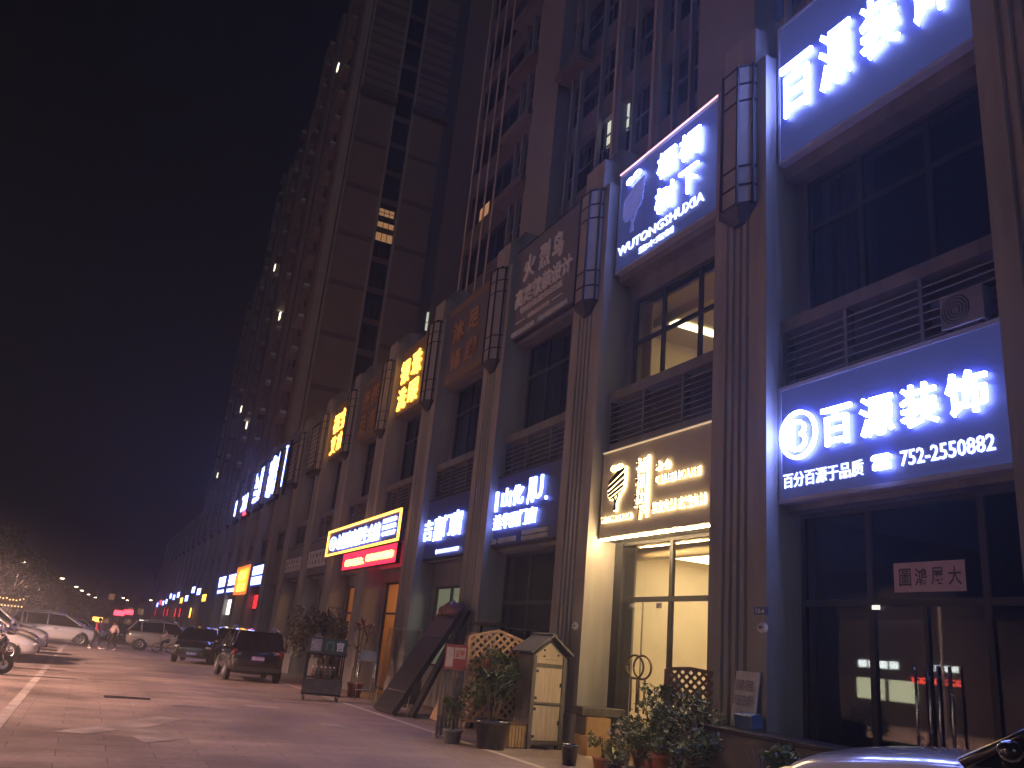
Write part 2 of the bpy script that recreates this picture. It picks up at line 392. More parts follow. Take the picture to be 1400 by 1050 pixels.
for k in range(-1, NB):
    a, b_ = pl(k), pl(k+1)-PW
    x = 10.05
    f = part(win_frame(a+.25, b_-.25, x, 7.5, 9.85 if k == 1 else 10.25, [a+.25+3.6*.32, a+.25+3.6*.68], [8.75] if k == 1 else [9.3]), 'window', M_FRAME)
    part(pane(a+.3, b_-.3, x+.04, 7.55, 9.80 if k == 1 else 10.2), 'pane', M_GLASS if k == 1 else M_GLASSD, f)
    for (q0, q1) in ((a+.002, a+.25), (b_-.25, b_-.002)):
        sp = MB(); sp.box(10.02, q0, 7.5, 10.2, q1, 10.3); part(sp, 'window_jamb', M_STONE2, f)
    if k == 1: sp = MB(); sp.box(10.02, a+.25, 9.85, 10.2, b_-.25, 10.3); part(sp, 'lintel', M_STONE2, f)
    if k in (0, 2, 3, 4, 6):
        cu = MB(); n = 26; rnd = random.Random(k)
        y0, y1 = (a+2.6, a+3.7) if k != 2 else (a+2.2, a+2.9)
        pts = [(10.28 + .05*math.sin(i*1.6) + rnd.uniform(-.01, .01), y0+(y1-y0)*i/n) for i in range(n+1)]
        for i in range(n):
            (xa, ya), (xb, yb) = pts[i], pts[i+1]
            cu.add([(xa, ya, 7.55), (xb, yb, 7.55), (xb, yb, 10.2), (xa, ya, 10.2)], [(0,1,2,3)], 0, True)
        part(cu, 'curtain', M_CURT, f)

# lit room behind the clubhouse's upper window
def room(a, b_, x0, x1, z0, z1, name='room'):
    mb = MB(); t = .08
    mb.box(x1, a-t, z0-t, x1+t, b_+t, z1+t); mb.box(x0, a-t, z0-t, x1, a, z1+t); mb.box(x0, b_, z0-t, x1, b_+t, z1+t)
    mb.box(x0, a, z1, x1, b_, z1+t); mb.box(x0, a, z0-t, x1, b_, z0)
    return mb
a1, b1 = pl(1), pl(2)-PW
r2 = part(room(a1+.3, b1+1.6, 10.62, 14.5, 7.45, 9.95), 'upstairs_room', M_CREAM)
o = MB(); o.box(11.6, a1+1.0, 9.90, 13.8, a1+1.35, 9.93); o.box(11.6, b1+.2, 9.90, 13.8, b1+.5, 9.93); part(o, 'ceiling_light', E_ROOM, r2)
o = MB()
for i in range(3): o.lathe([(0.001, 9.93), (.09, 9.93), (.09, 9.95)], (12.0+.0*i, a1+.62+i*.38 - .3, 0), 12)
part(o, 'downlight', emis('downlight', (1, .85, .6), 12), r2)
o = MB(); o.box(11.2, a1+.7, 9.72, 11.28, b1+1.5, 9.95); o.box(11.28, a1+.4, 9.72, 14.4, a1+.48, 9.95); part(o, 'ceiling_coffer', M_CREAM, r2)
cu = MB(); n = 14
for i in range(n):
    ya, yb = b1-.62+.34*i/n, b1-.62+.34*(i+1)/n
    xa, xb = 10.3+.04*math.sin(i*1.9), 10.3+.04*math.sin((i+1)*1.9)
    cu.add([(xa, ya, 7.5), (xb, yb, 7.5), (xb, yb, 9.8), (xa, ya, 9.8)], [(0,1,2,3)], 0, True)
part(cu, 'curtain', mat('pale curtain', (.5, .43, .32), .9, var=.1, scale=4), r2)

# ground-floor fronts -----------------------------------------------------
FL = .12                                                     # shop floor, one step up
def storefront(a, b_, mulls, zs, ztop, glassm, x=10.0, z0=FL, label=None):
    f = part(win_frame(a+.02, b_-.02, x, z0, ztop, mulls, zs, .05), 'shop_front', M_FRAME, label=label)
    part(pane(a+.08, b_-.08, x+.04, z0+.06, ztop-.06), 'pane', glassm, f)
    return f
# bay 0: dark glazed shop front
a0, b0 = pl(0), pl(1)-PW
f0 = storefront(a0, b0, [7.05, 8.85], [2.80], 4.2, M_GLASSD, label='dark glazed shop front under the blue sign')
door = MB(); door.box(10.01, 7.93, FL+.08, 10.07, 7.99, 2.74); part(door, 'door_stile', M_FRAME, f0)
for y in (8.10, 7.90, 7.76, 7.58):
    h = MB(); h.tube([(9.93, y, .75), (9.93, y, 1.99)], .018, 10)
    for z in (.95, 1.8): h.tube([(9.93, y, z), (10.0, y, z)], .01, 8)
    part(h, 'door_handle', M_METAL, f0)
c = MB(); c.box(9.97, 8.68, 2.70, 10.0, 8.80, 2.76); part(c, 'door_closer', emis('bright door closer', (1, .95, .85), .9), f0)  # closer given an emission of its own
dr = part(room(a0+.05, b0-.05, 10.3, 15.5, FL-.02, 4.15), 'dark_room', M_DARK)
o = MB(); o.box(13.2, 7.0, .12, 14.0, 9.4, 1.1); o.box(14.8, 6.4, .12, 15.3, 8.0, 2.4); part(o, 'counter', mat('dim furniture', (.12, .1, .1), .6), dr)
# bay 1: the clubhouse
f1 = storefront(a1, b1, [13.70], [2.92], 4.12, M_GLASS, x=10.05, label='bright glazed clubhouse front with warm light inside')
j = MB(); j.box(10.075, 14.64, FL+.08, 10.10, 14.66, 2.86); part(j, 'door_joint', mat('glass edge', (.2, .22, .2), .3, var=0), f1)
for (yc, s) in ((14.68, 1), (14.42, 1)):
    h = MB()
    ring = [(9.98, yc+.30*math.cos(t), 1.60+.22*math.sin(t)) for t in [2*math.pi*i/24 for i in range(25)]]
    h.tube(ring, .022, 8)
    for dy in (-.10, .10): h.tube([(9.98, yc+dy, 1.40), (9.98, yc+dy, .75)], .02, 8)
    for z in (.8, 1.40): h.tube([(9.98, yc+.1, z), (10.05, yc+.1, z)], .012, 6)
    part(h, 'door_handle', mat('bronze', (.12, .08, .05), .3, metal=.8), f1)
for y in (15.45, 14.9, 13.95):
    h = MB(); h.box(10.03, y, 2.74, 10.06, y+.16, 2.84); part(h, 'door_clamp', M_METAL, f1)
cr = part(room(a1-.9, b1+.9, 10.62, 14.4, FL-.02, 4.12), 'entrance_hall', M_CREAM)
o = MB(); o.box(11.4, a1+.4, 4.04, 13.6, b1+.3, 4.07); part(o, 'ceiling_light', E_ROOM, cr)
o = MB(); o.prism([(10.62, 4.1), (10.62, 3.86), (11.2, 3.92), (11.36, 4.1)], 'y', a1-.85, b1+.85, smooth=True); part(o, 'ceiling_cove', M_CREAM, cr)
o = MB(); o.box(13.0, a1-.9, FL, 14.35, a1+.5, 3.3); o.box(14.0, b1-.6, FL, 14.38, b1+.2, 3.6); part(o, 'partition', M_CREAM, cr)
o = MB()
for i in range(5):
    t = .5+i*.25
    o.tube([(14.36, 12.4+.05*math.sin(i), 2.2), (14.35, 12.4+.4*math.cos(t), 2.5+.16*i), (14.35, 12.4+.55*math.cos(t)+.1, 2.9+.12*i)], .012, 5)
part(o, 'wall_ornament', M_FRAME, cr)
o = MB(); o.box(10.02, b1-.30, FL, 10.35, b1-.002, 4.12); part(o, 'door_pier', M_FRAME, f1)
# soffit LED strip of the clubhouse
sof = MB(); sof.box(9.55, a1+.01, 4.13, 10.02, b1-.01, 4.20); part(sof, 'soffit', M_STONE2)
# bay 2: dark shop, bay 3: window shop with a lit room, bays 4-5: warm doors, further bays
f2 = storefront(pl(2), pl(3)-PW, [18.2, 19.7], [2.9], 4.2, M_GLASSD); part(room(pl(2)+.05, pl(3)-PW-.05, 10.3, 15, FL-.02, 4.15), 'dark_room', M_DARK)
a3, b3 = pl(3), pl(4)-PW
w3, v3 = 23.95, 26.35
f3 = part(win_frame(w3, v3, 10.0, 1.0, 3.45, [25.0], [2.35]), 'shop_front', M_FRAME)
part(pane(w3+.05, v3-.05, 10.04, 1.05, 3.40), 'pane', M_GLASS, f3)
o = MB(); o.box(10.0, a3+.002, FL-.3, 10.12, w3, 4.2); o.box(10.0, v3, FL-.3, 10.12, b3-.002, 4.2); o.box(10.0, w3, FL-.3, 10.12, v3, 1.0); o.box(10.0, w3, 3.45, 10.12, v3, 4.2)
part(o, 'shop_wall', M_STONE2)
r3 = part(room(a3+.1, b3-.1, 10.14, 13.5, FL, 4.2), 'lit_room', mat('pale green wall', (.62, .66, .55), .8, var=.08, scale=1))
o = MB(); o.box(11, a3+.8, 4.12, 12.6, a3+1.2, 4.16); part(o, 'ceiling_light', emis('office tube', (1, .98, .78), 20), r3)
M_WARMW = mat('ochre lit wall', (.62, .36, .14), .7, var=.1, scale=2)
for k in range(4, NB):
    a, b_ = pl(k), pl(k+1)-PW
    rnd = random.Random(100+k)
    wide = k in (4, 5, 7)
    holes = [(a+.35, b_-.25, 0)] if wide else [(a+.5, a+1.75, 0), (a+2.5, a+3.6, 1)]
    o = MB(); cuts = [a+.002] + [q for h_ in holes for q in h_[:2]] + [b_-.002]
    for i in range(0, len(cuts), 2): o.box(10.02, cuts[i], FL-.4, 10.2, cuts[i+1], 4.2)
    for h_ in holes: o.box(10.02, h_[0], 3.75, 10.2, h_[1], 4.2)
    part(o, 'shop_wall', M_STONE2)
    for (p0, p1, i) in holes:
        f = part(win_frame(p0, p1, 10.1, -.1, 3.75, [(p0+p1)/2], [2.6], .035), 'shop_door', M_FRAME)
        part(pane(p0+.05, p1-.05, 10.14, -.05, 3.7), 'pane', M_GLASS, f)
    lit = {4: 1, 5: 1, 7: 1, 9: 4, 10: 3, 11: 3}.get(k, rnd.choice([0, 0, 1, 3, 5]))
    rm = part(room(a+.3, b_-.2, 10.22, 12.0, -.4, 4.0), 'shop_room', [M_DARK, M_WARMW, M_WARMW, mat('pale shop wall', (.55, .58, .5), .8), mat('red shop wall', (.5, .06, .05), .7), M_CREAM][lit])
    if lit:
        o = MB(); o.box(10.8, a+.7, 3.9, 11.7, b_-.7, 3.94)
        part(o, 'ceiling_light', [None, emis('amber room lamp', (1, .58, .2), 5), emis('amber dim lamp', (1, .55, .2), 1.1), emis('cool room lamp', (.95, 1, .8), 2.6), emis('red room lamp', (1, .2, .15), 3), emis('warm room lamp', (1, .72, .4), 2)][lit], rm)

# ------------------------------------------------------------------ wall lanterns on the pilasters (things)
def lantern():
    t = thing('wall_lantern', 'milky glass art deco wall lantern high on a fluted pilaster', 'wall lantern', (PX, 0, 9.8), group='wall lanterns on the pilasters')
    hw, d, z0, z1 = .45, .26, 9.85, 12.85
    # plan: half hexagon standing off the pilaster
    plan = [(PX+.0, -hw), (PX-.10, -hw), (PX-.10-d*.7, -.22), (PX-.10-d*.7, .22), (PX-.10, hw), (PX+.0, hw)]
    def inset(s): return [((x-PX)*s+PX, y*s) for x, y in plan]
    g = MB(); p = inset(.94); g.prism(p[::-1], 'z', z0, z1)
    g.build('shade', M_LANT, t, off=(PX, 0, 9.8))
    f = MB()
    for z in (z0, z0+.38, z0+.78, z1-.78, z1-.40, z1):
        f.prism(plan[::-1], 'z', z-.016, z+.016)
    for x, y in plan[1:5]: f.box(x-.02, y-.02, z0-.02, x+.02, y+.02, z1+.02)
    n = len(plan); q = [((x-PX)*.35+PX, y*.3) for x, y in plan]        # tapered foot
    v = [(x, y, z0-.03) for x, y in plan] + [(x, y, z0-.30) for x, y in q]
    f.add(v, [(i, (i+1) % n, n+(i+1) % n, n+i) for i in range(n)] + [tuple(range(n, 2*n))])
    f.box(PX-.01, -.22, z1+.02, PX-.16, .22, z1+.12)
    f.build('frame', M_FRAME, t, off=(PX, 0, 9.8))
    return t
l0 = None
where = ['between the big upper blue sign and the tree logo sign', 'between the tree logo sign and the bird sign', 'between the grey text sign and the ochre framed sign', 'right of the lit yellow four character sign', 'left of the lit yellow four character sign', 'beside the unlit sign between two yellow ones', 'left of the farther yellow sign']
for k in range(1, 24):
    if l0 is None: l0 = lantern(); o = l0
    else: o = copy_tree(l0)
    o.location = (PX, pl(k)-.72, 9.8)
    if k <= 7: o['label'] = 'milky glass wall lantern ' + where[k-1]
    else: o['label'] = 'small far wall lantern on a pilaster down the row'

# ------------------------------------------------------------------ signs
SIGNBASE = {}
def sign(name, label, a, b_, z0, z1, x=9.55, pm=P_NAVYD, frame=M_FRAME, d=.16, fr=.05, cat='shop sign', group=None):
    """flat box sign; a = near end (small y), b_ = far end"""
    t = thing(name, label, cat, (x, (a+b_)/2, z0), group=group, world=True)
    p = MB(); p.box(x, a+fr, z0+fr, x+d, b_-fr, z1-fr); p.build('panel', pm, t)
    if fr:
        f = MB(); xf = x-.012
        f.box(xf, a, z0, x+d-.01, b_, z0+fr); f.box(xf, a, z1-fr, x+d-.01, b_, z1); f.box(xf, a, z0+fr, x+d-.01, a+fr, z1-fr); f.box(xf, b_-fr, z0+fr, x+d-.01, b_, z1-fr)
        f.build('frame', frame, t)
    return t
def letters(t, mt, items, x=9.50, th=.05, name='lettering', bold=.014):
    for it in items:
        mb = MB(); body, yl, yr, z0, z1 = it[:5]; bo = it[5] if len(it) > 5 else bold
        wtext(mb, body, x, yl, yr, z0, z1, th, bo); mb.build(name, mt, t)
M_FRBL = mat('blue grey sign trim', (.32, .34, .45), .4, var=.1)
# 1 big upper sign, bay 0
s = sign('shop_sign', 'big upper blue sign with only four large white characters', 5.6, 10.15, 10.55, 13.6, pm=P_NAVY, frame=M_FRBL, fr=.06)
letters(s, E_BLUEX, [('百', 10.03, 9.24, 11.42, 12.56), ('源', 9.07, 8.36, 11.38, 12.60), ('装', 8.17, 7.42, 11.40, 12.56), ('饰', 7.22, 6.45, 11.40, 12.56)], bold=.013)
# 2 lower sign, bay 0
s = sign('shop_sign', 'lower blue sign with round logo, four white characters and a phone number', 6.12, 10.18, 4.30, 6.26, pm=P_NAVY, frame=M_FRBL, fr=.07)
letters(s, E_BLUEX, [('百', 9.20, 8.63, 5.06, 5.66), ('源', 8.46, 7.89, 5.06, 5.66), ('装', 7.76, 7.18, 5.06, 5.66), ('饰', 7.05, 6.47, 5.07, 5.66)], bold=.013)
letters(s, E_BLUEM, [('百分百源于品质', 10.06, 8.47, 4.53, 4.77), ('752-2550882', 7.83, 6.45, 4.555, 4.775)], x=9.53, th=.02, name='small_lettering', bold=.008)
ic = MB()                                                    # telephone symbol
tx = [(8.26, 4.56), (7.98, 4.56), (7.98, 4.63), (8.03, 4.69), (8.21, 4.69), (8.26, 4.63)]
ic.prism(tx, 'x', 9.475, 9.525); ic.prism([(8.28, 4.70), (7.96, 4.70), (7.96, 4.74), (8.0, 4.77), (8.24, 4.77), (8.28, 4.74)], 'x', 9.475, 9.525)
ic.build('telephone_symbol', E_BLUEX, s)
lg = MB(); cy_, cz_ = 9.70, 5.36
ring = []
for i in range(40):
    t0, t1 = 2*math.pi*i/40, 2*math.pi*(i+1)/40
    for (ra, rb) in ((.34, .39),):
        lg.prism([(cy_+ra*math.cos(t0), cz_+ra*1.02*math.sin(t0)), (cy_+rb*math.cos(t0), cz_+rb*1.02*math.sin(t0)), (cy_+rb*math.cos(t1), cz_+rb*1.02*math.sin(t1)), (cy_+ra*math.cos(t1), cz_+ra*1.02*math.sin(t1))], 'x', 9.475, 9.525)
for i in range(14):                                          # left half of the inner disc
    t0, t1 = math.pi*(-.5+i/14), math.pi*(-.5+(i+1)/14)
    lg.prism([(cy_+.09, cz_+.26*math.sin(t0)), (cy_+.06+.22*math.cos(t0), cz_+.26*math.sin(t0)), (cy_+.06+.22*math.cos(t1), cz_+.26*math.sin(t1)), (cy_+.09, cz_+.26*math.sin(t1))], 'x', 9.475, 9.525)
for (c2, rr) in ((.10, .115), (-.11, .13)):                  # the open bows of the letter
    for i in range(12):
        t0, t1 = math.pi*(-.5+i/12), math.pi*(-.5+(i+1)/12)
        lg.prism([(cy_-.04-(rr-.045)*math.cos(t0), cz_+c2+(rr-.045)*math.sin(t0)), (cy_-.04-rr*math.cos(t0), cz_+c2+rr*math.sin(t0)), (cy_-.04-rr*math.cos(t1), cz_+c2+rr*math.sin(t1)), (cy_-.04-(rr-.045)*math.cos(t1), cz_+c2+(rr-.045)*math.sin(t1))], 'x', 9.475, 9.525)
for zz in (.215, -.24): lg.box(9.475, cy_-.05, cz_+zz-.022, 9.525, cy_+.10, cz_+zz+.022)
lg.build('round_logo', E_BLUEX, s)
# 3 upper sign with tree, bay 1
def tree_logo(mb, X, yl, yr, z0, z1, th=.03):
    """striped tree crown on a forked trunk"""
    W_, H_ = yr-yl, z1-z0
    def q(pts):
        mb.prism([(yl+W_*u, z0+H_*v) for u, v in pts], 'x', X-th/2, X+th/2)
    top = lambda u: .80+.10*math.sin(u*5.5)+.05*u
    bands = [((.02, .62), (.98, .92), (.98, .99), (.55, .93), (.05, .74)), ((.0, .50), (1.0, .78), (.99, .88), (.02, .60)), ((.05, .40), (.98, .64), (1.0, .74), (0, .46)), ((.12, .32), (.95, .52), (.98, .60), (.03, .375)), ((.25, .27), (.85, .42), (.93, .48), (.12, .29))]
    for bd in bands: q(bd)
    q([(.42, 0), (.58, 0), (.55, .16), (.72, .36), (.62, .36), (.52, .22), (.44, .36), (.34, .34), (.46, .18)])
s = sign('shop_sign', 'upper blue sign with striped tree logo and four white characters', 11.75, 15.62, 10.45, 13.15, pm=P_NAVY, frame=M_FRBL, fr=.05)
letters(s, E_BLUEX, [('梧', 13.95, 13.26, 12.16, 12.80), ('桐', 13.12, 12.42, 12.16, 12.80), ('树', 13.98, 13.28, 11.28, 11.90), ('下', 13.12, 12.46, 11.28, 11.90)], bold=.004)
letters(s, E_BLUEM, [('WUTONGSHUXIA', 15.50, 12.26, 10.86, 11.10), ('整木定制', 14.6, 13.3, 10.58, 10.74)], x=9.52, th=.03, name='small_lettering', bold=.012)
mb = MB(); tree_logo(mb, 9.50, 15.35, 14.48, 11.30, 12.62); mb.build('tree_logo', mat('pale blue acrylic', (.30, .34, .62), .4, var=.05, em=(.12, .16, .6), es=.35), s)
mb = MB()
for yc in (15.08, 14.78):
    mb.tube([(9.49, yc+.14*math.cos(t), 12.74+.07*math.sin(t)+(.05 if yc < 15 else 0)) for t in [2*math.pi*i/16 for i in range(17)]], .022, 6)
mb.build('bow_logo', E_BLUEX, s)
mb = MB(); mb.box(9.50, 11.80, 13.16, 9.53, 15.60, 13.185); mb.build('led_strip', emis('pink led strip', (1, .50, .55), 1.5), s)
# 4 clubhouse sign
s = sign('shop_sign', 'grey clubhouse sign with dark tree logo and warm halo lit lettering', 11.65, 15.62, 4.16, 6.02, pm=P_GREY, frame=P_GREY, fr=.04)
its = [('梧', 14.26, 13.86, 5.40, 5.70), ('桐', 14.26, 13.86, 5.07, 5.37), ('树', 14.26, 13.86, 4.75, 5.04), ('下', 14.26, 13.86, 4.43, 4.72), ('CLUBHOUSE', 13.56, 12.16, 5.07, 5.24), ('木·会', 13.56, 13.10, 5.33, 5.53), ('私宴定制', 13.66, 12.90, 4.50, 4.72), ('高端定制', 12.80, 12.0, 4.50, 4.72), ('WUTONGSHUXIA', 15.52, 14.34, 4.47, 4.60)]
letters(s, E_WARM, its, x=9.515, th=.03, name='halo_light', bold=.022)
letters(s, mat('bronze letters', (.10, .08, .055), .4, metal=.2), its, x=9.485, th=.015, name='lettering', bold=-.008)
mb = MB(); tree_logo(mb, 9.515, 15.32, 14.62, 4.68, 5.62, .03)
for yc in (15.13, 14.9): mb.tube([(9.515, yc+.10*math.cos(t), 5.63+.055*math.sin(t)) for t in [2*math.pi*i/16 for i in range(17)]], .02, 6)
mb.build('halo_light', E_WARM, s)
mb = MB(); tree_logo(mb, 9.485, 15.285, 14.655, 4.70, 5.60, .014); mb.build('tree_logo', mat('black acrylic', (.015, .015, .015), .3, var=0), s)
mb = MB(); mb.box(9.49, 13.80, 4.44, 9.53, 13.83, 5.72); mb.build('divider_bar', E_WARM, s)
mb = MB(); mb.box(9.535, 11.72, 4.098, 9.575, 15.60, 4.122); mb.build('led_strip', emis('warm strip', (1, .66, .30), 250), s)
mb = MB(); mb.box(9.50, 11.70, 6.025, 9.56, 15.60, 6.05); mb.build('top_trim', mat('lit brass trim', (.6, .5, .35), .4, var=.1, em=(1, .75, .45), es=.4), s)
# 5 grey unlit sign, bay 2 upper
s = sign('shop_sign', 'unlit slatted grey sign with white characters and two phone numbers', 17.2, 21.5, 10.42, 13.45, pm=mat('slatted grey panel', (.13, .13, .15), .5, var=.08, scale=3, stretch=(1, .1, 14)), fr=.05)
letters(s, M_TEXTW, [('火', 20.75, 20.0, 12.15, 12.95, .02), ('烈', 19.75, 19.1, 12.15, 12.95, .02), ('鸟', 18.95, 18.35, 12.15, 12.95, .02), ('高定软装设计', 21.15, 17.75, 11.40, 11.98, .02), ('智能生活体验馆', 20.75, 18.2, 11.14, 11.32), ('品质成就生活', 20.2, 18.9, 10.84, 10.95), ('18928217399', 21.3, 19.75, 10.50, 10.64), ('13168660664', 19.5, 17.85, 10.50, 10.64)], bold=.012)
mb = MB(); mb.box(9.48, 20.35, 10.88, 9.51, 21.0, 10.90); mb.box(9.48, 18.15, 10.88, 9.51, 18.75, 10.90); mb.build('rule_line', M_TEXTW, s)
# 6 white lit sign, bay 2 lower
s = sign('shop_sign', 'blue sign with tall white lit strokes above five white characters', 17.25, 21.45, 4.30, 6.3, pm=P_NAVYD, fr=.05)
letters(s, E_BLUE, [('I', 21.15, 21.02, 5.30, 5.86), ('山化', 20.75, 19.45, 5.36, 5.90), ('几', 19.2, 18.85, 5.30, 5.98), ('U', 18.85, 18.40, 5.38, 5.98), ('益华居门窗', 21.15, 18.62, 4.78, 5.20)], bold=.012)
letters(s, M_TEXTW, [('门窗 · 阳光房定制', 21.3, 19.7, 4.40, 4.54), ('13928300589', 19.3, 17.95, 4.52, 4.63), ('13502804593', 19.3, 17.95, 4.38, 4.49)], name='small_lettering')
mb = MB(); mb.tube([(9.48, 18.17, 5.36), (9.53, 18.17, 5.36)], .05, 10); mb.build('lettering_dot', E_BLUE, s)
# 7 bay 3 lower
s = sign('shop_sign', 'dark blue sign with four white brush characters and a small phone number', 22.75, 27.0, 4.25, 6.25, pm=P_NAVYD, fr=.05)
letters(s, E_BLUE, [('吉', 26.8, 26.0, 4.88, 5.56), ('嘉', 25.85, 25.1, 4.82, 5.60), ('门', 25.0, 24.35, 4.92, 5.60), ('窗', 24.25, 23.5, 4.88, 5.66)], bold=.016)
letters(s, E_BLUEM, [('158 7521 8887', 25.2, 23.55, 4.40, 4.52)], bold=.02)
mb = MB(); mb.tube([(9.50, 25.38+.06*math.cos(t), 4.46+.07*math.sin(t)) for t in [2*math.pi*i/14 for i in range(15)]], .015, 5); mb.build('phone_symbol', E_BLUEM, s)
# 8 bay 3 upper, unlit bronze
s = sign('shop_sign', 'unlit dark sign with ochre frame and four bronze characters', 22.7, 27.1, 10.35, 13.3, pm=P_DARK, frame=P_BROWN, fr=.28)
letters(s, M_TEXTO, [('沐', 26.25, 25.25, 11.80, 12.55), ('足', 24.9, 23.95, 11.85, 12.60), ('修', 26.2, 25.2, 10.75, 11.5), ('脚', 24.9, 23.95, 10.75, 11.5)], bold=.03)
# 9 wide lower sign over bays 4 and 5
s = sign('shop_sign', 'wide sign with glowing yellow frame and white lit characters', 28.2, 38.5, 4.98, 6.12, x=9.12, pm=P_NAVYD, fr=0)
letters(s, E_BLUE, [('⊕', 37.9, 36.9, 5.18, 5.8), ('心福家庭养生会馆', 36.7, 30.5, 5.15, 5.85)], x=9.07, bold=.014)
letters(s, E_BLUEM, [('按摩推拿', 30.2, 28.6, 5.72, 5.90), ('美容养生', 30.2, 28.6, 5.48, 5.66), ('中医理疗', 30.2, 28.6, 5.24, 5.42)], x=9.07, name='small_lettering', bold=.03)
mb = MB(); xx = 9.06
mb.box(xx, 28.2, 6.04, xx+.05, 38.5, 6.12); mb.box(xx, 28.2, 4.98, xx+.05, 38.5, 5.06); mb.box(xx, 28.2, 5.06, xx+.05, 28.32, 6.04); mb.box(xx, 38.38, 5.06, xx+.05, 38.5, 6.04)
mb.build('glowing_frame', E_YEL, s)
s = sign('led_ticker', 'red lit ticker board under the yellow framed sign', 28.3, 35.5, 4.22, 4.94, x=9.14, pm=mat('red ticker board', (.12, .01, .01), .5, var=.1, em=(1, .015, .06), es=2.2), fr=.03, cat='ticker sign')
letters(s, emis('orange red led', (1, .30, .06), 9), [('创文明城市、', 34.9, 32.2, 4.36, 4.64), ('创全国文明城市', 31.9, 28.6, 4.42, 4.70)], x=9.10, bold=.028)
# 10-12 upper signs further on
for (k, lit, ch, lab) in ((4, 1, '银珠洗眼', 'lit yellow sign with four glowing characters beside the ochre framed sign'), (5, 0, '康养足道', 'unlit ochre sign between the two lit yellow signs'), (6, 1, '福宝艾府', 'farther lit yellow sign with four glowing characters'), (7, 0, None, 'unlit slatted sign left of the farther yellow sign'), (8, 0, None, 'second unlit slatted sign left of the farther yellow sign')):
    a, b_ = pl(k)+.05, pl(k+1)-PW-.05
    s = sign('shop_sign', lab, a, b_, 10.35, 13.2, pm=P_BROWN if lit else P_DARK, frame=P_BROWN if k < 7 else M_FRAME, fr=.16)
    if ch:
        w_ = b_-a
        letters(s, E_YEL if lit else M_TEXTO, [(ch[0], b_-.15, b_-1.22, 11.66, 12.68), (ch[1], b_-1.50, b_-2.60, 11.70, 12.74), (ch[2], b_-.15, b_-1.22, 10.52, 11.46), (ch[3], b_-1.50, b_-2.60, 10.58, 11.5)], bold=.014)
    else:
        mb = MB()
        for i in range(9): mb.box(9.52, a+.3, 10.7+i*.27, 9.55, b_-.3, 10.82+i*.27)
        mb.build('slats', P_GREY, s)
# 13 white characters far up the row
s = sign('shop_sign', 'far upper sign with big white lit characters near the towers foot', 54.0, 75.5, 9.8, 13.4, x=9.35, pm=P_DARK, fr=.06)
letters(s, E_BLUE, [('IEMON', 74.6, 68.5, 10.4, 11.7), ('全', 67.4, 64.0, 10.5, 12.9), ('屋', 63.8, 60.6, 10.5, 12.9), ('家', 60.0, 57.3, 10.2, 13.1), ('制', 57.1, 54.4, 10.2, 13.1)], x=9.30, th=.12, bold=.03)
mb = MB(); wtext(mb, '家居', 9.30, 69.5, 67.6, 9.95, 10.3, .05, .03); mb.build('red_lettering', E_RED, s)
# 14 lower signs further on
def barsign(label, a, b_, z0, z1, pmat, lmat, rows, x=9.4, group=None):
    s = sign('shop_sign', label, a, b_, z0, z1, x=x, pm=pmat, fr=.05, group=group)
    mb = MB(); rnd = random.Random(int(a*10))
    for i, (za, zb, kind) in enumerate(rows):
        y = b_-.4
        while y > a+.4:
            w_ = rnd.uniform(.5, .9)*(zb-za)*1.0
            y2 = max(a+.3, y-w_)
            if kind:                       # illegible far characters: each a few strokes
                st = .16*(zb-za)
                mb.box(x-.06, y2, za, x-.02, y, za+st); mb.box(x-.06, y2, (za+zb)/2-st/2, x-.02, y, (za+zb)/2+st/2)
                mb.box(x-.06, (y+y2)/2-st, za+st, x-.02, (y+y2)/2+st, zb); mb.box(x-.06, y2, zb-st, x-.02, y, zb-.001)
            else: mb.box(x-.06, y2, za, x-.02, y, zb)
            y = y2-.18*(zb-za)
    mb.build('lettering', lmat, s); return s
barsign('unlit grey sign with faint characters left of the yellow framed sign', 39.3, 44.4, 4.3, 6.0, P_DARK, M_TEXTW, [(4.7, 5.5, 1)])
barsign('unlit dark sign over the ochre lit doorway', 44.7, 50.0, 4.3, 6.0, P_DARK, M_TEXTW, [(4.7, 5.4, 1)])
barsign('lit sign of two rows of white characters right of the yellow box', 54.8, 60.2, 4.1, 5.7, P_NAVYD, E_BLUE, [(4.95, 5.5, 1), (4.3, 4.8, 1)])
barsign('wide lit sign of white characters left of the yellow box', 66.9, 76.8, 3.9, 5.6, P_NAVYD, E_BLUE, [(4.55, 5.35, 1), (4.05, 4.3, 0)])
s = sign('light_box', 'glowing yellow light box sign between two white lit signs', 60.6, 66.6, 3.75, 5.75, x=9.3, pm=emis('yellow light box', (1, .42, .02), 1.9), frame=emis('orange edge', (1, .2, .01), 1.2), fr=.2)
letters(s, emis('pale yellow print', (1, .75, .1), 2), [('优鲜', 65.4, 62.0, 4.7, 5.4), ('便利', 65.4, 62.0, 3.95, 4.55)], x=9.28, th=.03)
sign('light_box', 'red lit panel over a doorway beside the dark cars', 57.6, 62.3, 2.75, 3.75, x=9.75, pm=emis('red light box', (1, .012, .02), 1.3), fr=.06)
sign('light_box', 'white lit panel beside the doorway left of the yellow box', 67.6, 72.3, 2.3, 3.55, x=9.6, pm=emis('white light box', (1, .95, .85), 1.8), fr=.05)
cols = [(E_BLUE, P_NAVYD), (E_BLUE, P_NAVYD), (E_RED, P_RED), (E_YEL, P_DARK), (E_BLUE, P_DARK)]
rnd = random.Random(5)
far_sign_words = ['white', 'white', 'red', 'yellow', 'white']
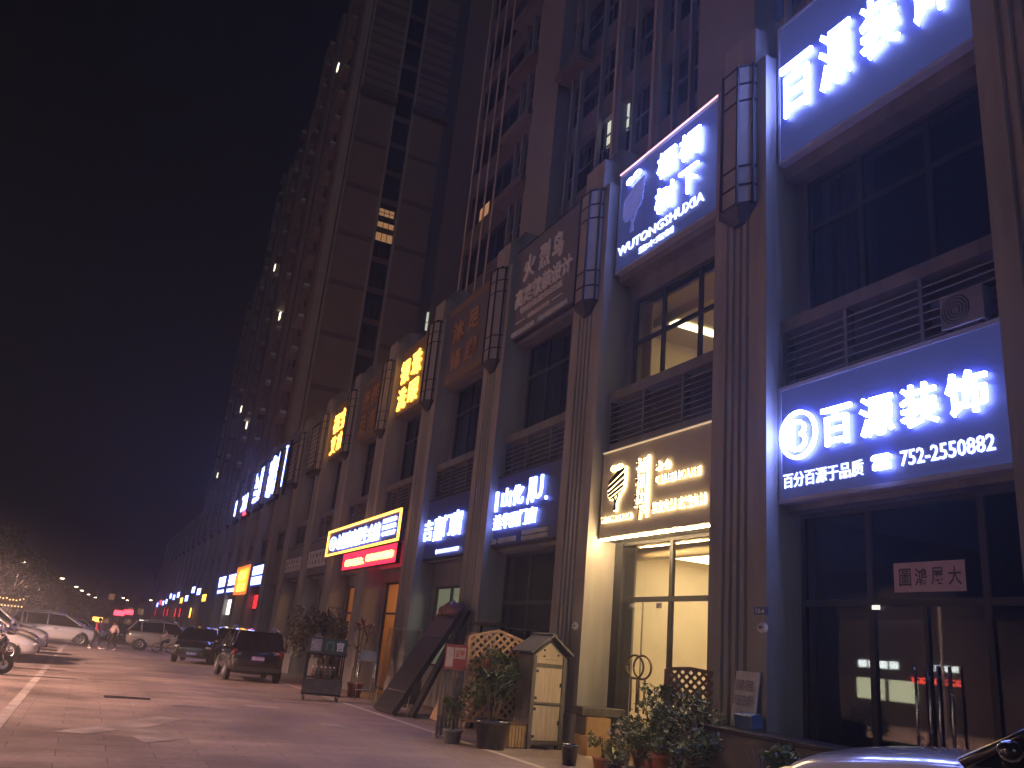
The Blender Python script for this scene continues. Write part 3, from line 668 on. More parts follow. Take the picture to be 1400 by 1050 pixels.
for k in range(14, 26):
    i = rnd.choice([0, 0, 1, 2, 3, 4, 0]); a, b_ = pl(k)+.2, pl(k+1)-PW-.2
    z = rnd.uniform(3.0, 4.4)
    barsign('small far %s lit shop sign down the row' % far_sign_words[i], a, b_, z, z+rnd.uniform(.9, 1.5), cols[i][1], cols[i][0], [(z+.15, z+.75, 1)], group='lit shop signs far down the row')
    if rnd.random() < .6:
        sign('light_box', 'small far red or amber light box at a shop door down the row', a+.5, a+2.0, 1.9, 2.9, x=8.9, pm=rnd.choice([emis('red light box', (1, .012, .02), 1.3), E_AMB, emis('red light box', (1, .012, .02), 1.3)]), fr=.04, group='light boxes at far shop doors')

# things on the pilasters
pt = thing('house_number_plate', 'small blue house number plate on the pilaster by the dark shop front', 'number plate', (PX-.02, 10.3, 2.55))
MB().box(-.012, -.14, 0, .015, .14, .12).build('plate', mat('blue enamel', (.04, .07, .25), .35), pt)
mb = MB(); ptext(mb, '12-6', (-.016, .09, .03), (0, -.18, 0), (0, 0, .06), .004); mb.build('lettering', M_WHITE, pt)
for y, z, lab in ((10.28, 2.36, 'white oval plaque under the blue number plate'), (15.95, 2.30, 'white oval plaque on the pilaster left of the clubhouse')):
    p = thing('wall_plaque', lab, 'plaque', (PX-.01, y, z))
    mb = MB(); mb.lathe([(.001, -.02), (.10, -.02), (.115, 0), (.115, .012)], (0, 0, 0), 20, axis='x'); mb.build('disc', M_WHITE, p); p.scale = (1, 1, .75)
    mb = MB(); ptext(mb, '编号', (-.024, .05, -.02), (0, -.10, 0), (0, 0, .05), .004); mb.build('lettering', M_FRAME, p)
# AC unit above the lower blue sign
def ac_unit(label, loc, rz=0, group=None, s=1, case=None):
    t = thing('air_conditioner', label, 'air conditioner', loc, rz, group)
    MB().box(-.4*s, -.18*s, .05*s, .4*s, .18*s, .65*s).build('case', case or M_WHITE, t, bevel=.015)
    mb = MB()
    for r in (.08, .14, .2, .25): mb.tube([(-.1*s+r*s*math.cos(q_), -.19*s, .35*s+r*s*math.sin(q_)) for q_ in [2*math.pi*i/20 for i in range(21)]], .008*s, 4)
    mb.build('grille', M_FRAME, t)
    mb = MB(); mb.box(-.32*s, -.16*s, 0, -.26*s, .16*s, .05*s); mb.box(.26*s, -.16*s, 0, .32*s, .16*s, .05*s); mb.build('foot', M_FRAME, t)
    return t
ac_unit('air conditioner unit standing above the lower blue sign', (9.66, 6.75, 6.27), R(-90), s=.8, case=mat('old grey metal', (.16, .16, .17), .6, var=.2))
# red paper banner on the dark shop front
pb = thing('paper_banner', 'pink paper banner with four brush characters on the dark glass', 'banner', (9.985, 7.86, 2.93))
MB().box(-.004, -.55, 0, .004, .55, .40).build('sheet', mat('faded red paper', (.58, .40, .43), .8, var=.1, scale=3), pb)
mb = MB()
for i, ch in enumerate('圖鴻展大'): ptext(mb, ch, (-.006, .46-i*.255, .08), (0, -.19, 0), (0, 0, .24), .003, .012)
mb.build('lettering', mat('black ink', (.02, .015, .02), .6, var=0), pb)

# ------------------------------------------------------------------ the towers above the row
TX = 11.5
LITW = emis('lit flat window', (1, .46, .14), .30); LITC = emis('lit cool window', (.9, .95, .75), .6)
def tower(label, ya, yb, X, H, zb=13.0, depth=24, lit=(), end_detail=True, floors=3.0, seed=1, ac=0, group=None):
    t = thing('apartment_tower', label, 'apartment tower', (X, (ya+yb)/2, zb), world=True)
    base = (X, (ya+yb)/2, zb); rnd = random.Random(seed)
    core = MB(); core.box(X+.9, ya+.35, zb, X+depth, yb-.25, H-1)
    nf = int((H-zb)/floors)
    # street face: piers, window strips, spandrels, ledges, pipes, in modules of about 8.4 m
    piers = MB(); sp = MB(); win = MB(); led = MB(); pipe = MB(); rail = MB()
    y = ya+(.0 if not end_detail else 1.2); mods = []
    acs = []; wspans = []; leds = []; pipes_ = []
    def kind_seq():
        while True:
            for kk in (('pier', 2.0), ('ledge', 2.6), ('win', 1.7), ('pipe', .8), ('win', 1.7), ('pier', 1.1), ('win', 2.2), ('pipe', .7)): yield kk
    seqs = list(kk for kk, _ in zip(kind_seq(), range(60)))
    if ya < 20: # nearest tower: mirror so that its broad pier and ledges stand where the photo shows them
        y = yb-5.0
        marks = []
        rail_y = [yb-.8-i*1.0 for i in range(4)]
        wspans.append((yb-5.0, yb-.3))
        for z in range(nf+1): sp.box(X+.45, yb-5.0, zb+z*floors, X+.9, yb-.3, zb+z*floors+.9)
        for q in rail_y: pipes_.append((q, .045, X+.30))
        led_y = (yb-8.0, yb-5.0)
        yy = yb-5.0; step = -1
        seq2 = [('ledge', 2.7), ('pier', 2.1), ('ledge', 1.9), ('win', 1.6), ('pipe', .5), ('win', 1.7), ('pipe', .5), ('win', 2.3), ('pier', 2.2), ('win', 2.2), ('pier', 2.6), ('win', 2.2), ('ledge', 2.4), ('pier', 2.2), ('win', 2.6), ('pier', 3.)]
        spans = []
        for kk, w_ in seq2:
            if yy-w_ < ya: break
            spans.append((kk, yy-w_, yy)); yy -= w_
    else:
        spans = []
        yy = y
        for kk, w_ in seqs:
            if yy+w_ > yb: break
            spans.append((kk, yy, yy+w_)); yy += w_
        piers.box(X, yy, zb, X+.95, yb, H)
    for kk, p0, p1 in spans:
        if kk == 'pier': piers.box(X, p0, zb, X+.95, p1, H)
        elif kk == 'pipe':
            piers.box(X+.35, p0, zb, X+.95, p1, H-.3); pipes_.append(((p0+p1)/2, .05, X+.27))
        else:
            wspans.append((p0, p1))
            if ya < 20:
                nr = max(2, int((p1-p0)/.62))
                for q in range(1, nr): piers.box(X+.28, p0+(p1-p0)*q/nr-.05, zb, X+.44, p0+(p1-p0)*q/nr+.05, H-.5)
            for z in range(nf+1):
                zz = zb+z*floors
                if zz+.9 > H: break
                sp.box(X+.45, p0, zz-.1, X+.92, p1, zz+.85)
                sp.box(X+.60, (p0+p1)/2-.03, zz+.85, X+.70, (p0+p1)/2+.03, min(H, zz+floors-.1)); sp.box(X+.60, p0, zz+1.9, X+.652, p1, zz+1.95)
                if kk == 'ledge':
                    if ya < 20 and p0 < 22 and z % 3: continue
                    leds.append((ya > 20, p0, p1, zz))
                    acs.append((X-.02 if ya > 20 else X+.25, (p0+p1)/2, zz+.03))
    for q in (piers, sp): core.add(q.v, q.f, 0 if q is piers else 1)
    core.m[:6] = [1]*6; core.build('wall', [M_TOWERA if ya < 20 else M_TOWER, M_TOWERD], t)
    for (wa, wb_) in wspans:
        q = MB(); q.box(X+.66, wa, zb, X+.78, wb_, H-1); q.build('window_strip', M_WGLASS, t)
    for i_, (kp, p0, p1, zz) in enumerate(leds[:100]):
        led = MB(); xo = X-.45 if kp else X-.10
        for (ea, eb) in ((p0+.06, p0+.13), (p1-.13, p1-.06)): led.box(xo, ea, zz+.0, X+.45, eb, zz+.30)
        led.box(xo-.07, p0+.06, zz, xo, p1-.06, zz+.34); led.box(xo, p0+.13, zz-.06, X+.45, p1-.13, zz+.03)
        led.build('ledge', M_TOWERL if kp else M_TOWERD, t)
    for (py, pr, px_) in pipes_:
        q = MB(); q.tube([(px_, py, zb), (px_, py, H-.5)], pr, 6); q.build('drain_pipe', M_TOWERL, t)
    if end_detail:
        # end wall facing the camera: corner strip, two panels, dark recess with windows between them
        e = MB(); c = MB(); d = MB(); wn = MB()
        c.box(X-.05, ya-.25, zb, X+.62, ya+1.2, H+.4); c.box(X+.76, ya-.02, zb, X+1.0, ya+.35, H)
        e.box(X+1.0, ya-.10, zb, X+4.2, ya+.34, H-1); e.box(X+6.3, ya-.10, zb, X+9.4, ya+.34, H-1)
        e.box(X+10.6, ya+.02, zb, X+13.4, ya+.34, H-1.5); e.box(X+14.2, ya-.06, zb, X+18.2, ya+.34, H-1.5); e.box(X+19.0, ya-.02, zb, X+23.6, ya+.34, H-1.5)
        c.box(X+4.2, ya-.14, zb, X+4.42, ya+.34, H-.8); c.box(X+6.12, ya-.14, zb, X+6.3, ya+.34, H-.8)
        z = zb+3.2; i = 0
        while z < H-3:
            th = .45
            for (xa, xb) in ((X+1.02, X+4.18), (X+6.32, X+9.38)): d.box(xa, ya-.16, z, xb, ya-.102, z+th)
            z += 4.85; i += 1
            if i == 7:
                for (xa, xb) in ((X+.8, X+4.4), (X+6.1, X+9.6)): d.box(xa, ya-.75, z, xb, ya-.165, z+.6)
                for q in range(12):
                    zq = z+1.2+q*1.0
                    if zq < H-2:
                        for (xa, xb) in ((X+1.02, X+4.18), (X+6.32, X+9.38)): d.box(xa, ya-.14, zq, xb, ya-.102, zq+.3)
        nf2 = int((H-zb)/floors)
        for k in range(nf2):
            zz = zb+k*floors
            d.box(X+4.42, ya+.20, zz, X+6.12, ya+.34, zz+.55)
            for j in range(4): d.box(X+4.5+j*.52, ya+.14, zz+.55, X+4.53+j*.52, ya+.19, zz+1.5)
        wn.box(X+4.42, ya+.30, zb, X+6.12, ya+.345, H-2)
        ne = len(e.f); e.add(c.v, c.f, 1); e.add(d.v, d.f, 2); e.build('end_wall', [M_TOWER, M_TOWERL, mat('tower brown band', (.11, .07, .055), .8, var=.15, scale=1)], t); wn.build('window_strip', M_WGLASS, t)
    for (x0, y0, z0, wd_, ht, face, m) in lit:
        f = MB()
        if face == 'end':
            f.box(x0, y0-.02, z0, x0+wd_, y0, z0+ht); o = f.build('window', m, t); o['label'] = 'lit flat window'
            g2 = MB()
            for q in (1/3, 2/3): g2.box(x0+wd_*q-.03, y0-.06, z0, x0+wd_*q+.03, y0-.021, z0+ht)
            g2.box(x0-.04, y0-.065, z0+ht*.42, x0+wd_+.04, y0-.022, z0+ht*.42+.05)
        else:
            f.box(x0-.02, y0, z0, x0, y0+wd_, z0+ht); o = f.build('window', m, t); o['label'] = 'lit flat window'
            g2 = MB(); g2.box(x0-.06, y0+wd_/2-.04, z0, x0-.021, y0+wd_/2+.04, z0+ht); g2.box(x0-.06, y0, z0+ht*.35, x0-.022, y0+wd_, z0+ht*.35+.05)
        g2.build('frame', M_FRAME, o, off=base)
    return t, acs
def fr(X, y): return X+.655
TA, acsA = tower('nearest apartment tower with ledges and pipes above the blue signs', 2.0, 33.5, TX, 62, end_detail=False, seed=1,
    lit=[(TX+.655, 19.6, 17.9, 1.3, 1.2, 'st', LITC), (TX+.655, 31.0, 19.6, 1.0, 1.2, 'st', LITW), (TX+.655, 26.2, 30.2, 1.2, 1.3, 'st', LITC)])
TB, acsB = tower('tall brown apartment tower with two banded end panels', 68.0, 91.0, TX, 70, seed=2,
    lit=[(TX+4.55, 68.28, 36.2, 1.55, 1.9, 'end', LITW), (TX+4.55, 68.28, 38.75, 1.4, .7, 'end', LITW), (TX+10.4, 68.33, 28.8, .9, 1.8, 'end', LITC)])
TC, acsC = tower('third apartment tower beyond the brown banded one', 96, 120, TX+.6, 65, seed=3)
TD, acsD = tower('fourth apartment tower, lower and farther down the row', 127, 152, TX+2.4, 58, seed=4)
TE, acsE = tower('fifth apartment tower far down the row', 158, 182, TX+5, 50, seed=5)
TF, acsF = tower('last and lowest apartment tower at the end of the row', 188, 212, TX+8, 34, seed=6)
# air conditioners on the tower ledges
ap = thing('air_conditioner', 'white air conditioner on a ledge of the far towers', 'air conditioner', (0,0,0), group='air conditioners on the tower ledges')
MB().box(-.30, -.42, 0, .30, .42, .72).build('case', M_WHITE, ap)
mb = MB(); mb.lathe([(.001, -.315), (.26, -.315), (.28, -.30)], (0, 0, .36), 12, axis='x'); mb.build('fan_grille', M_FRAME, ap)
first = True; rnd = random.Random(11); nac = 0
for acs, pr in ((acsB, .85), (acsC, .7), (acsD, .45), (acsA, .25)):
    for p in acs:
        if rnd.random() > pr: continue
        if first: o = ap; first = False
        else: o = copy_tree(ap)
        near = acs is acsA
        o.location = (p[0]-.05, p[1]+rnd.uniform(-.4, .4), p[2]); nac += 1
        o['label'] = 'air conditioner on a ledge of the nearest tower' if near else 'white air conditioner on a ledge of the far towers'
        o['group'] = 'air conditioners of the nearest tower' if near else 'air conditioners on the tower ledges'
# small lamps seen in the far tower windows
for i, (t, X, y, z) in enumerate(((TB, TX, 78, 59.5), (TB, TX, 86, 33), (TC, TX+.6, 104, 46), (TC, TX+.6, 110, 28), (TD, TX+2.4, 134, 27), (TD, TX+2.4, 141, 24), (TC, TX+.6, 101, 24))):
    b = MB(); b.box(X-.1, y, z, X+.0, y+.7, z+.8); o = b.build('window', emis('bright flat window', (1, .9, .65), 2.2), t, off=t['_base']); o['label'] = 'lit flat window'

# ------------------------------------------------------------------ the opposite shop, seen only as a reflection in the dark glass
op = thing('shop_across', 'lit shop across the street mirrored in the dark glass', 'shop building', (-22, 34, gz(34)), world=True)
b = MB(); b.box(-23, 24, -.5, -22, 44, 5.5); b.build('wall', M_DARK, op)
b = MB(); b.box(-21.98, 36.4, 1.0, -21.94, 38.4, 2.15); b.box(-21.98, 34.2, 1.0, -21.94, 36.1, 2.15); b.build('window', emis('shop window across', (.95, 1, .62), 10), op)
b = MB()
for i in range(4): b.box(-21.98, 35.4+i*.75, 2.75, -21.9, 35.95+i*.75, 3.15)
for i in range(4): b.box(-21.98, 31.6+i*.5, 2.8, -21.9, 31.95+i*.5, 3.1)
b.build('lettering', emis('white letters across', (.9, 1, .95), 26), op)
b = MB()
for i in range(7): b.box(-21.98, 31.4+i*.46, 2.1, -21.9, 31.75+i*.46, 2.4)
b.build('red_lettering', emis('red letters across', (1, .05, .03), 22), op)

# ------------------------------------------------------------------ street lamps
def street_lamp(lit=False, h=6.6, reach=1.5):
    t = thing('street_lamp', 'tall single arm street lamp', 'street lamp', (0,0,0))
    b = MB(); b.lathe([(.16, 0), (.16, .35), (.09, .5), (.075, h*.6), (.055, h-.15)], (0,0,0), 12); b.tube([(0,0,h-.3), (.05,0,h-.05), (.4,0,h+.12), (reach,0,h+.2)], [.05, .045, .04, .035], 8); b.build('pole', M_LOUV, t)
    b = MB(); b.prism([(reach-.15, h+.14), (reach+.55, h+.20), (reach+.55, h+.27), (reach-.15, h+.30)], 'y', -.14, .14); b.build('lamp_head', M_LOUV, t)
    b = MB(); b.ball((reach+.22, 0, h+.13), (.30, .13, .09), 12); b.build('bulb', E_LAMP, t)
    return t
sl = None; lamp_objs = []
LAMPS = [(-13.5, 8), (-13.2, 27), (-12.2, 48), (-9.6, 74), (-7.4, 104), (-4.5, 136), (-3.0, 166), (-2.2, 185), (-1.0, 209), (.5, 231), (2.3, 258), (4.2, 296), (-14.2, 212), (-13.2, 237), (-9.3, 303), (6.0, 209), (11.4, 203), (7.5, 226)]
lw = ['first', 'second', 'third', 'fourth']
for i, (x, y) in enumerate(LAMPS):
    if sl is None: sl = street_lamp(); o = sl
    else: o = copy_tree(sl)
    o.location = (x-1.6, y, gz(y))
    o['label'] = 'lit street lamp in the receding row behind the white van' if 4 <= i < 12 else ('lit street lamp among the trees at the far left' if i in (12, 13, 14) else ('far lit street lamp behind the beige car' if i > 14 else 'street lamp along the left side of the car park'))
    o['group'] = 'street lamps lining the road'
    lamp_objs.append(o)
for i, o in enumerate(lamp_objs[:5]):
    ld = bpy.data.lights.new('lamp_light', 'SPOT'); lo = bpy.data.objects.new('lamp_light', ld); COL.objects.link(lo)
    ld.energy = [7500, 35000, 23000, 6500, 2500][i]; ld.color = (1, .57, .43); ld.spot_size = R(156); ld.spot_blend = .3; ld.shadow_soft_size = .25
    lo.parent = o; lo.location = (1.75, 0, 6.45); lo.rotation_euler = (0, R(-3), 0)

# ------------------------------------------------------------------ plants and trees
def leaf_cards(mb, c, rad, n, size, rnd, flat=.5, clump=9, m=0):
    """many leaf faces in clumps inside an ellipsoid"""
    cs = []
    for i in range(clump):
        while True:
            p = Vector((rnd.uniform(-1,1), rnd.uniform(-1,1), rnd.uniform(-1,1)))
            if .25 < p.length < 1: break
        cs.append((Vector((p.x*rad[0]*.85, p.y*rad[1]*.85, p.z*rad[2]*.85)), rnd.uniform(.25, .5)))
    for i in range(n):
        cc, cr = rnd.choice(cs)
        d = Vector((rnd.gauss(0,1), rnd.gauss(0,1), rnd.gauss(0,1))); d = d.normalized()*cr*rnd.random()**.5
        p = Vector(c)+cc+Vector((d.x*rad[0], d.y*rad[1], d.z*rad[2]))
        a = Vector((rnd.gauss(0,1), rnd.gauss(0,1), rnd.gauss(0,flat))).normalized(); b_ = a.cross(Vector((rnd.gauss(0,.5), rnd.gauss(0,.5), 1))).normalized()
        s_ = size*rnd.uniform(.6, 1.3)
        mb.add([p-a*s_, p+b_*s_*.42-a*s_*.1, p+a*s_, p-b_*s_*.42-a*s_*.1], [(0,1,2,3)], m)
def tree(label, x, y, h, cr, seed, leafm=None, bark=None, n=1500, size=.17, group=None, crown_low=.35):
    rnd = random.Random(seed); t = thing('street_tree', label, 'tree', (x, y, gz(y)), rnd.uniform(0, 6), group)
    tr = MB(); lean = rnd.uniform(-.1, .1)*h*.3
    top = (lean, rnd.uniform(-.2,.2), h*.72)
    tr.tube([(0,0,-.1), (.02,0,h*.12), (lean*.4, 0, h*.38), top], [.16*h/6, .12*h/6, .09*h/6, .035*h/6], 8)
    for i in range(6):
        a_ = rnd.uniform(0, 6.28); z0 = h*rnd.uniform(.32, .6); L_ = cr*rnd.uniform(.5, .95)
        tr.tube([(lean*.5, 0, z0), (lean*.5+math.cos(a_)*L_*.5, math.sin(a_)*L_*.5, z0+L_*.35), (lean*.5+math.cos(a_)*L_, math.sin(a_)*L_, z0+L_*.75)], [.05*h/6, .03*h/6, .012], 5)
    tr.build('trunk', bark or M_BARK, t)
    cb = MB(); hc = h*(1-crown_low)/2
    leaf_cards(cb, (lean*.6, 0, h-hc), (cr, cr, hc), n, size, rnd, clump=16); cb.build('crown', leafm or M_LEAFN, t)
    return t
TREES = [(-6.6, 58, 6.6, 2.6), (-8.6, 70, 7.6, 2.9), (-5.6, 76, 6.2, 2.6), (-8.4, 92, 8.4, 3.2), (-6.2, 98, 6.8, 2.8), (-4.6, 112, 6.4, 2.9), (-9.0, 118, 9.0, 3.4), (-4.2, 128, 6.0, 2.6), (-6.5, 140, 7.4, 3.2), (-2.9, 150, 5.6, 2.6), (-1.6, 172, 5.6, 2.8), (.6, 190, 5.4, 2.8), (3.2, 205, 5.0, 2.6), (-4.5, 180, 7, 3.2), (6.2, 230, 6.0, 3.0)]
tl = ['leftmost dark street tree at the edge of the photo', 'dark street tree behind the string light stall', 'dark street tree left of the white van', 'tall dark street tree behind the parked cars']
for i, (x, y, h, cr) in enumerate(TREES):
    tree(tl[i] if i < 4 else 'dark street tree in the row behind the white van', x, y, h, cr, 40+i, bark=M_BARKP if i % 2 == 0 else M_BARK, n=1300 if y < 120 else 900, size=.2 if y < 120 else .26, group=None if i < 4 else 'street trees behind the white van')

def blade(mb, base, dirv, L_, w_, droop, m=0, seg=5):
    d = Vector(dirv).normalized(); side = d.cross(Vector((0,0,1)))
    side = side.normalized() if side.length > .01 else Vector((1,0,0)); p = Vector(base); o = len(mb.v); pts = []
    for i in range(seg+1):
        t = i/seg; ww = w_*math.sin(math.pi*min(1, .12+t*.88))*.5
        pts += [p+side*ww, p-side*ww]
        d = (d+Vector((0,0,-droop/seg))).normalized(); p = p+d*L_/seg
    mb.add(pts, [(2*i, 2*i+1, 2*i+3, 2*i+2) for i in range(seg)], m, True)
def pot(t, r, h, mt, taper=.78, rim=True):
    b = MB(); pr = [(0.001, 0), (r*taper, 0), (r*.98, h*.85)]
    pr += [(r*1.06, h*.86), (r*1.06, h), (r*.93, h), (r*.9, h*.88), (.001, h*.88)]
    b.lathe(pr, (0,0,0), 20); b.build('pot', mt, t)
    s_ = MB(); s_.lathe([(.001, h*.90), (r*.91, h*.895)], (0,0,0), 16); s_.build('soil', M_SOIL, t)
def potted(label, x, y, r, h, H, cr, mt, leafm, seed, kind='bush', z=None, cat='potted plant', n=420, size=.055, flower=None):
    rnd = random.Random(seed); t = thing('potted_plant', label, cat, (x, y, gz(y) if z is None else z), rnd.uniform(0, 6)); pot(t, r, h, mt)
    st = MB()
    if kind == 'bush':
        fb = MB()
        for i in range(7):
            a_ = rnd.uniform(0, 6.28); q = cr*rnd.uniform(.2, .7)
            st.tube([(0,0,h*.85), (q*.4*math.cos(a_), q*.4*math.sin(a_), h+(H-h)*.4), (q*math.cos(a_), q*math.sin(a_), h+(H-h)*.85)], [.014, .01, .005], 5)
        leaf_cards(fb, (0,0,(H+h)/2+.04), (cr, cr, (H-h)/2), n, size, rnd, clump=11, flat=.8)
    elif kind == 'blade':
        fb = MB()
        for i in range(26):
            a_ = rnd.uniform(0, 6.28); e_ = rnd.uniform(.5, 2.2)
            blade(fb, (.03*math.cos(a_), .03*math.sin(a_), h*.88+rnd.uniform(0, (H-h)*.25)), (math.cos(a_), math.sin(a_), e_), (H-h)*rnd.uniform(.6, 1.05), .05, rnd.uniform(.6, 1.5))
        st.tube([(0,0,h*.85), (0,0,h+(H-h)*.4)], .015, 6)
    elif kind == 'cane':                        # bare canes carrying rosettes of long leaves
        fb = MB()
        for i in range(6):
            a_ = rnd.uniform(0, 6.28); q = cr*rnd.uniform(.1, .6); zt = h+(H-h)*rnd.uniform(.45, .9)
            st.tube([(.05*math.cos(a_), .05*math.sin(a_), h*.85), (q*math.cos(a_), q*math.sin(a_), zt)], [.018, .012], 6)
            for j in range(14):
                b2 = rnd.uniform(0, 6.28)
                blade(fb, (q*math.cos(a_), q*math.sin(a_), zt-.05+rnd.uniform(0,.1)), (math.cos(b2), math.sin(b2), rnd.uniform(.1, 1.6)), cr*rnd.uniform(.5, .85), .06, rnd.uniform(.4, 1.2))
    st.build('stem', M_BARK, t); fb.build('foliage', leafm, t)
    if flower:
        f = MB()
        for i in range(26):
            p = Vector((rnd.gauss(0,1), rnd.gauss(0,1), rnd.gauss(0,1))).normalized()
            f.ball((p.x*cr*.8, p.y*cr*.8, (H+h)/2+.05+abs(p.z)*(H-h)/2*.9), .028, 6)
        f.build('blossom', flower, t)
    return t
# big shrub in a tub by the sign rack
potted('tall bushy shrub in a tub behind the rolling shop rack', 7.2, 28.2, .36, .6, 2.95, 1.2, M_GLAZE, mat('dusty shrub leaves', (.10, .085, .05), .6, var=.5, scale=5), 3, n=4200, size=.09)
potted('cordyline plant with the red ticker light in its leaf colour', 8.35, 28.4, .26, .45, 2.5, .65, M_TERRA, M_LEAFR, 4, 'cane')
# trellis group
potted('leafy plant in a large dark glazed pot at the trellis', 7.35, 15.5, .34, .52, 1.35, .5, M_GLAZE, M_LEAF, 5, 'cane')
potted('small leafy plant in a grey pot left of the trellis', 6.8, 16.1, .19, .26, .95, .28, M_POTG, M_LEAF, 6, 'bush', n=260)
potted('wide spreading shrub growing through the trellis', 7.75, 16.35, .25, .4, 1.75, .62, M_TERRA, M_LEAF, 7, 'bush', n=900, size=.065)
# clubhouse plants
CP = [
 ('round yellow flowered plant at the clubhouse door', 9.3, 13.35, .17, .28, .78, .24, M_TERRA, M_LEAF2, 'bush', 300, .045, mat('yellow petals', (.55, .36, .04), .6)),
 ('small round clipped shrub before the glass door', 9.15, 12.75, .17, .3, 1.0, .24, M_TERRA, M_LEAF, 'bush', 420, .045, None),
 ('pale flowering plant beside the cardboard boxes', 8.75, 13.2, .18, .28, .72, .30, M_POTG, M_LEAF, 'bush', 330, .05, mat('pale petals', (.5, .38, .28), .6)),
 ('large loose green shrub in front of the clubhouse glass', 8.75, 11.85, .25, .42, 1.5, .58, M_TERRA, M_LEAF, 'bush', 1700, .055, None),
 ('broad dark shrub near the white poster', 8.35, 10.75, .28, .42, 1.42, .66, M_GLAZE, M_LEAF, 'bush', 1200, .055, None),
 ('low spiky plant at the lower edge near the kerb', 8.05, 12.3, .16, .22, .62, .3, M_GLAZE, M_LEAF, 'blade', 0, 0, None),
 ('low bushy plant behind the small black pot', 8.25, 12.95, .18, .22, .60, .30, M_TERRA, M_LEAF2, 'bush', 340, .05, None),
 ('sprawling low shrub below the large green one', 7.95, 11.5, .22, .25, 1.0, .52, M_POTG, M_LEAF, 'bush', 800, .05, None),
 ('dark low shrub in front of the planter box', 7.7, 9.9, .25, .3, .95, .5, M_GLAZE, M_LEAF, 'bush', 800, .055, None),
 ('feathery yellow green plant against the second lattice', 9.05, 12.25, .16, .3, 1.62, .34, M_TERRA, M_LEAF2, 'bush', 420, .05, None),
 ('dark bushy plant at the lower right corner of the planter', 7.9, 8.7, .25, .3, .95, .5, M_GLAZE, M_LEAF, 'bush', 800, .055, None)]
for i, c in enumerate(CP):
    potted(c[0], c[1], c[2], c[3], c[4], c[5], c[6], c[7], c[8], 60+i, c[9], n=c[10], size=c[11], flower=c[12])
pt = thing('flower_pot', 'small black flower pot standing at the kerb', 'flower pot', (7.95, 13.55, gz(13.5))); pot(pt, .15, .34, M_GLAZE)

# ------------------------------------------------------------------ things in front of the shops
# planter box beside the dark shop front
pbx = thing('planter_box', 'long dark planter box below the white poster', 'planter', (8.9, 9.4, gz(9)))
b = MB(); b.box(-.33, -1.5, 0, .33, 1.55, .9); b.build('box', mat('dark planter panel', (.045, .04, .038), .5, var=.3, scale=3), pbx, bevel=.01)
b = MB(); b.box(-.37, -1.54, .9, .37, 1.59, .96); b.build('rim', M_FRAME, pbx, bevel=.008)
po = thing('poster_board', 'tattered white poster leaning on the pilaster above the planter', 'poster', (9.14, 10.55, .90), R(0))
b = MB(); b.obox((.06, 0, .40), (.012, 0, .003), (0, .26, 0), (.06, 0, .40)); b.build('board', mat('white poster', (.55, .52, .50), .7, var=.2, scale=5), po)
b = MB()
for i, tx_ in enumerate(('招租', '旺铺')): ptext(b, tx_, (-.012+.04-i*.04, .2, .52-i*.22), (0, -.4, 0), (.024, 0, .16), .004)
b.build('lettering', mat('grey print', (.22, .2, .21), .6, var=0), po)
bb = thing('storage_tray', 'blue plastic tray at the foot of the white poster', 'tray', (9.0, 10.25, .90))
b = MB(); b.obox((0, 0, .11), (.10, 0, .02), (0, .19, 0), (-.02, 0, .10)); b.build('tray', mat('blue plastic', (.05, .11, .24), .45, var=.15), bb, bevel=.01)
# lattice trellises
def lattice_panel(t, x0, x1, z0, z1, peak=0, step=.17, mt=M_WOODB):
    w_ = x1-x0; h_ = z1-z0; b = MB()
    def top(x): return z1 + peak*(1-abs((x-x0)/w_*2-1))
    s_ = -h_-peak
    k = int((w_+h_+peak)/step)+2
    for sgn, yy in ((1, -.012), (-1, .012)):
        for i in range(k):
            # line z - z0 = sgn*(x - c)
            c = (x0 - h_ - peak + i*step) if sgn == 1 else (x0 + i*step)
            pts = []
            for j in range(41):
                x = x0 + w_*j/40; z = z0 + sgn*(x-c)
                if z0 <= z <= top(x): pts.append((x, yy, z))
            if len(pts) > 1: b.obox(((pts[0][0]+pts[-1][0])/2, yy, (pts[0][2]+pts[-1][2])/2), ((pts[-1][0]-pts[0][0])/2, 0, (pts[-1][2]-pts[0][2])/2), (0, .008, 0), (-.016*sgn, 0, .016))
    b.build('lattice', mt, t)
    f = MB(); f.box(x0-.03, -.025, 0, x0+.03, .025, z1); f.box(x1-.03, -.025, 0, x1+.03, .025, z1); f.box(x0+.03, -.022, z0-.02, x1-.03, .022, z0+.03)
    m_ = (x0+x1)/2
    f.obox(((x0+m_)/2, 0, z1+peak/2), ((m_-x0)/2, 0, peak/2), (0, .024, 0), (0, 0, .028)); f.obox(((x1+m_)/2, 0, z1+peak/2), ((x1-m_)/2, 0, -peak/2), (0, .023, 0), (0, 0, .027))
    f.build('frame', mt, t)
tr1 = thing('trellis', 'pale brown peaked wooden lattice trellis behind the hanging plants', 'trellis', (7.95, 16.9, gz(17)), R(-8))
lattice_panel(tr1, -.62, .62, .35, 2.02, .18, mt=mat('pale lattice wood', (.42, .27, .14), .65, var=.2, scale=6))
tr2 = thing('trellis', 'dark brown lattice panel added for a reflection in the clubhouse glass', 'trellis', (9.1, 11.75, gz(12)), R(-55))
lattice_panel(tr2, -.42, .42, .5, 1.72, .04, step=.14)  # built as an object in place of a reflection in the glass
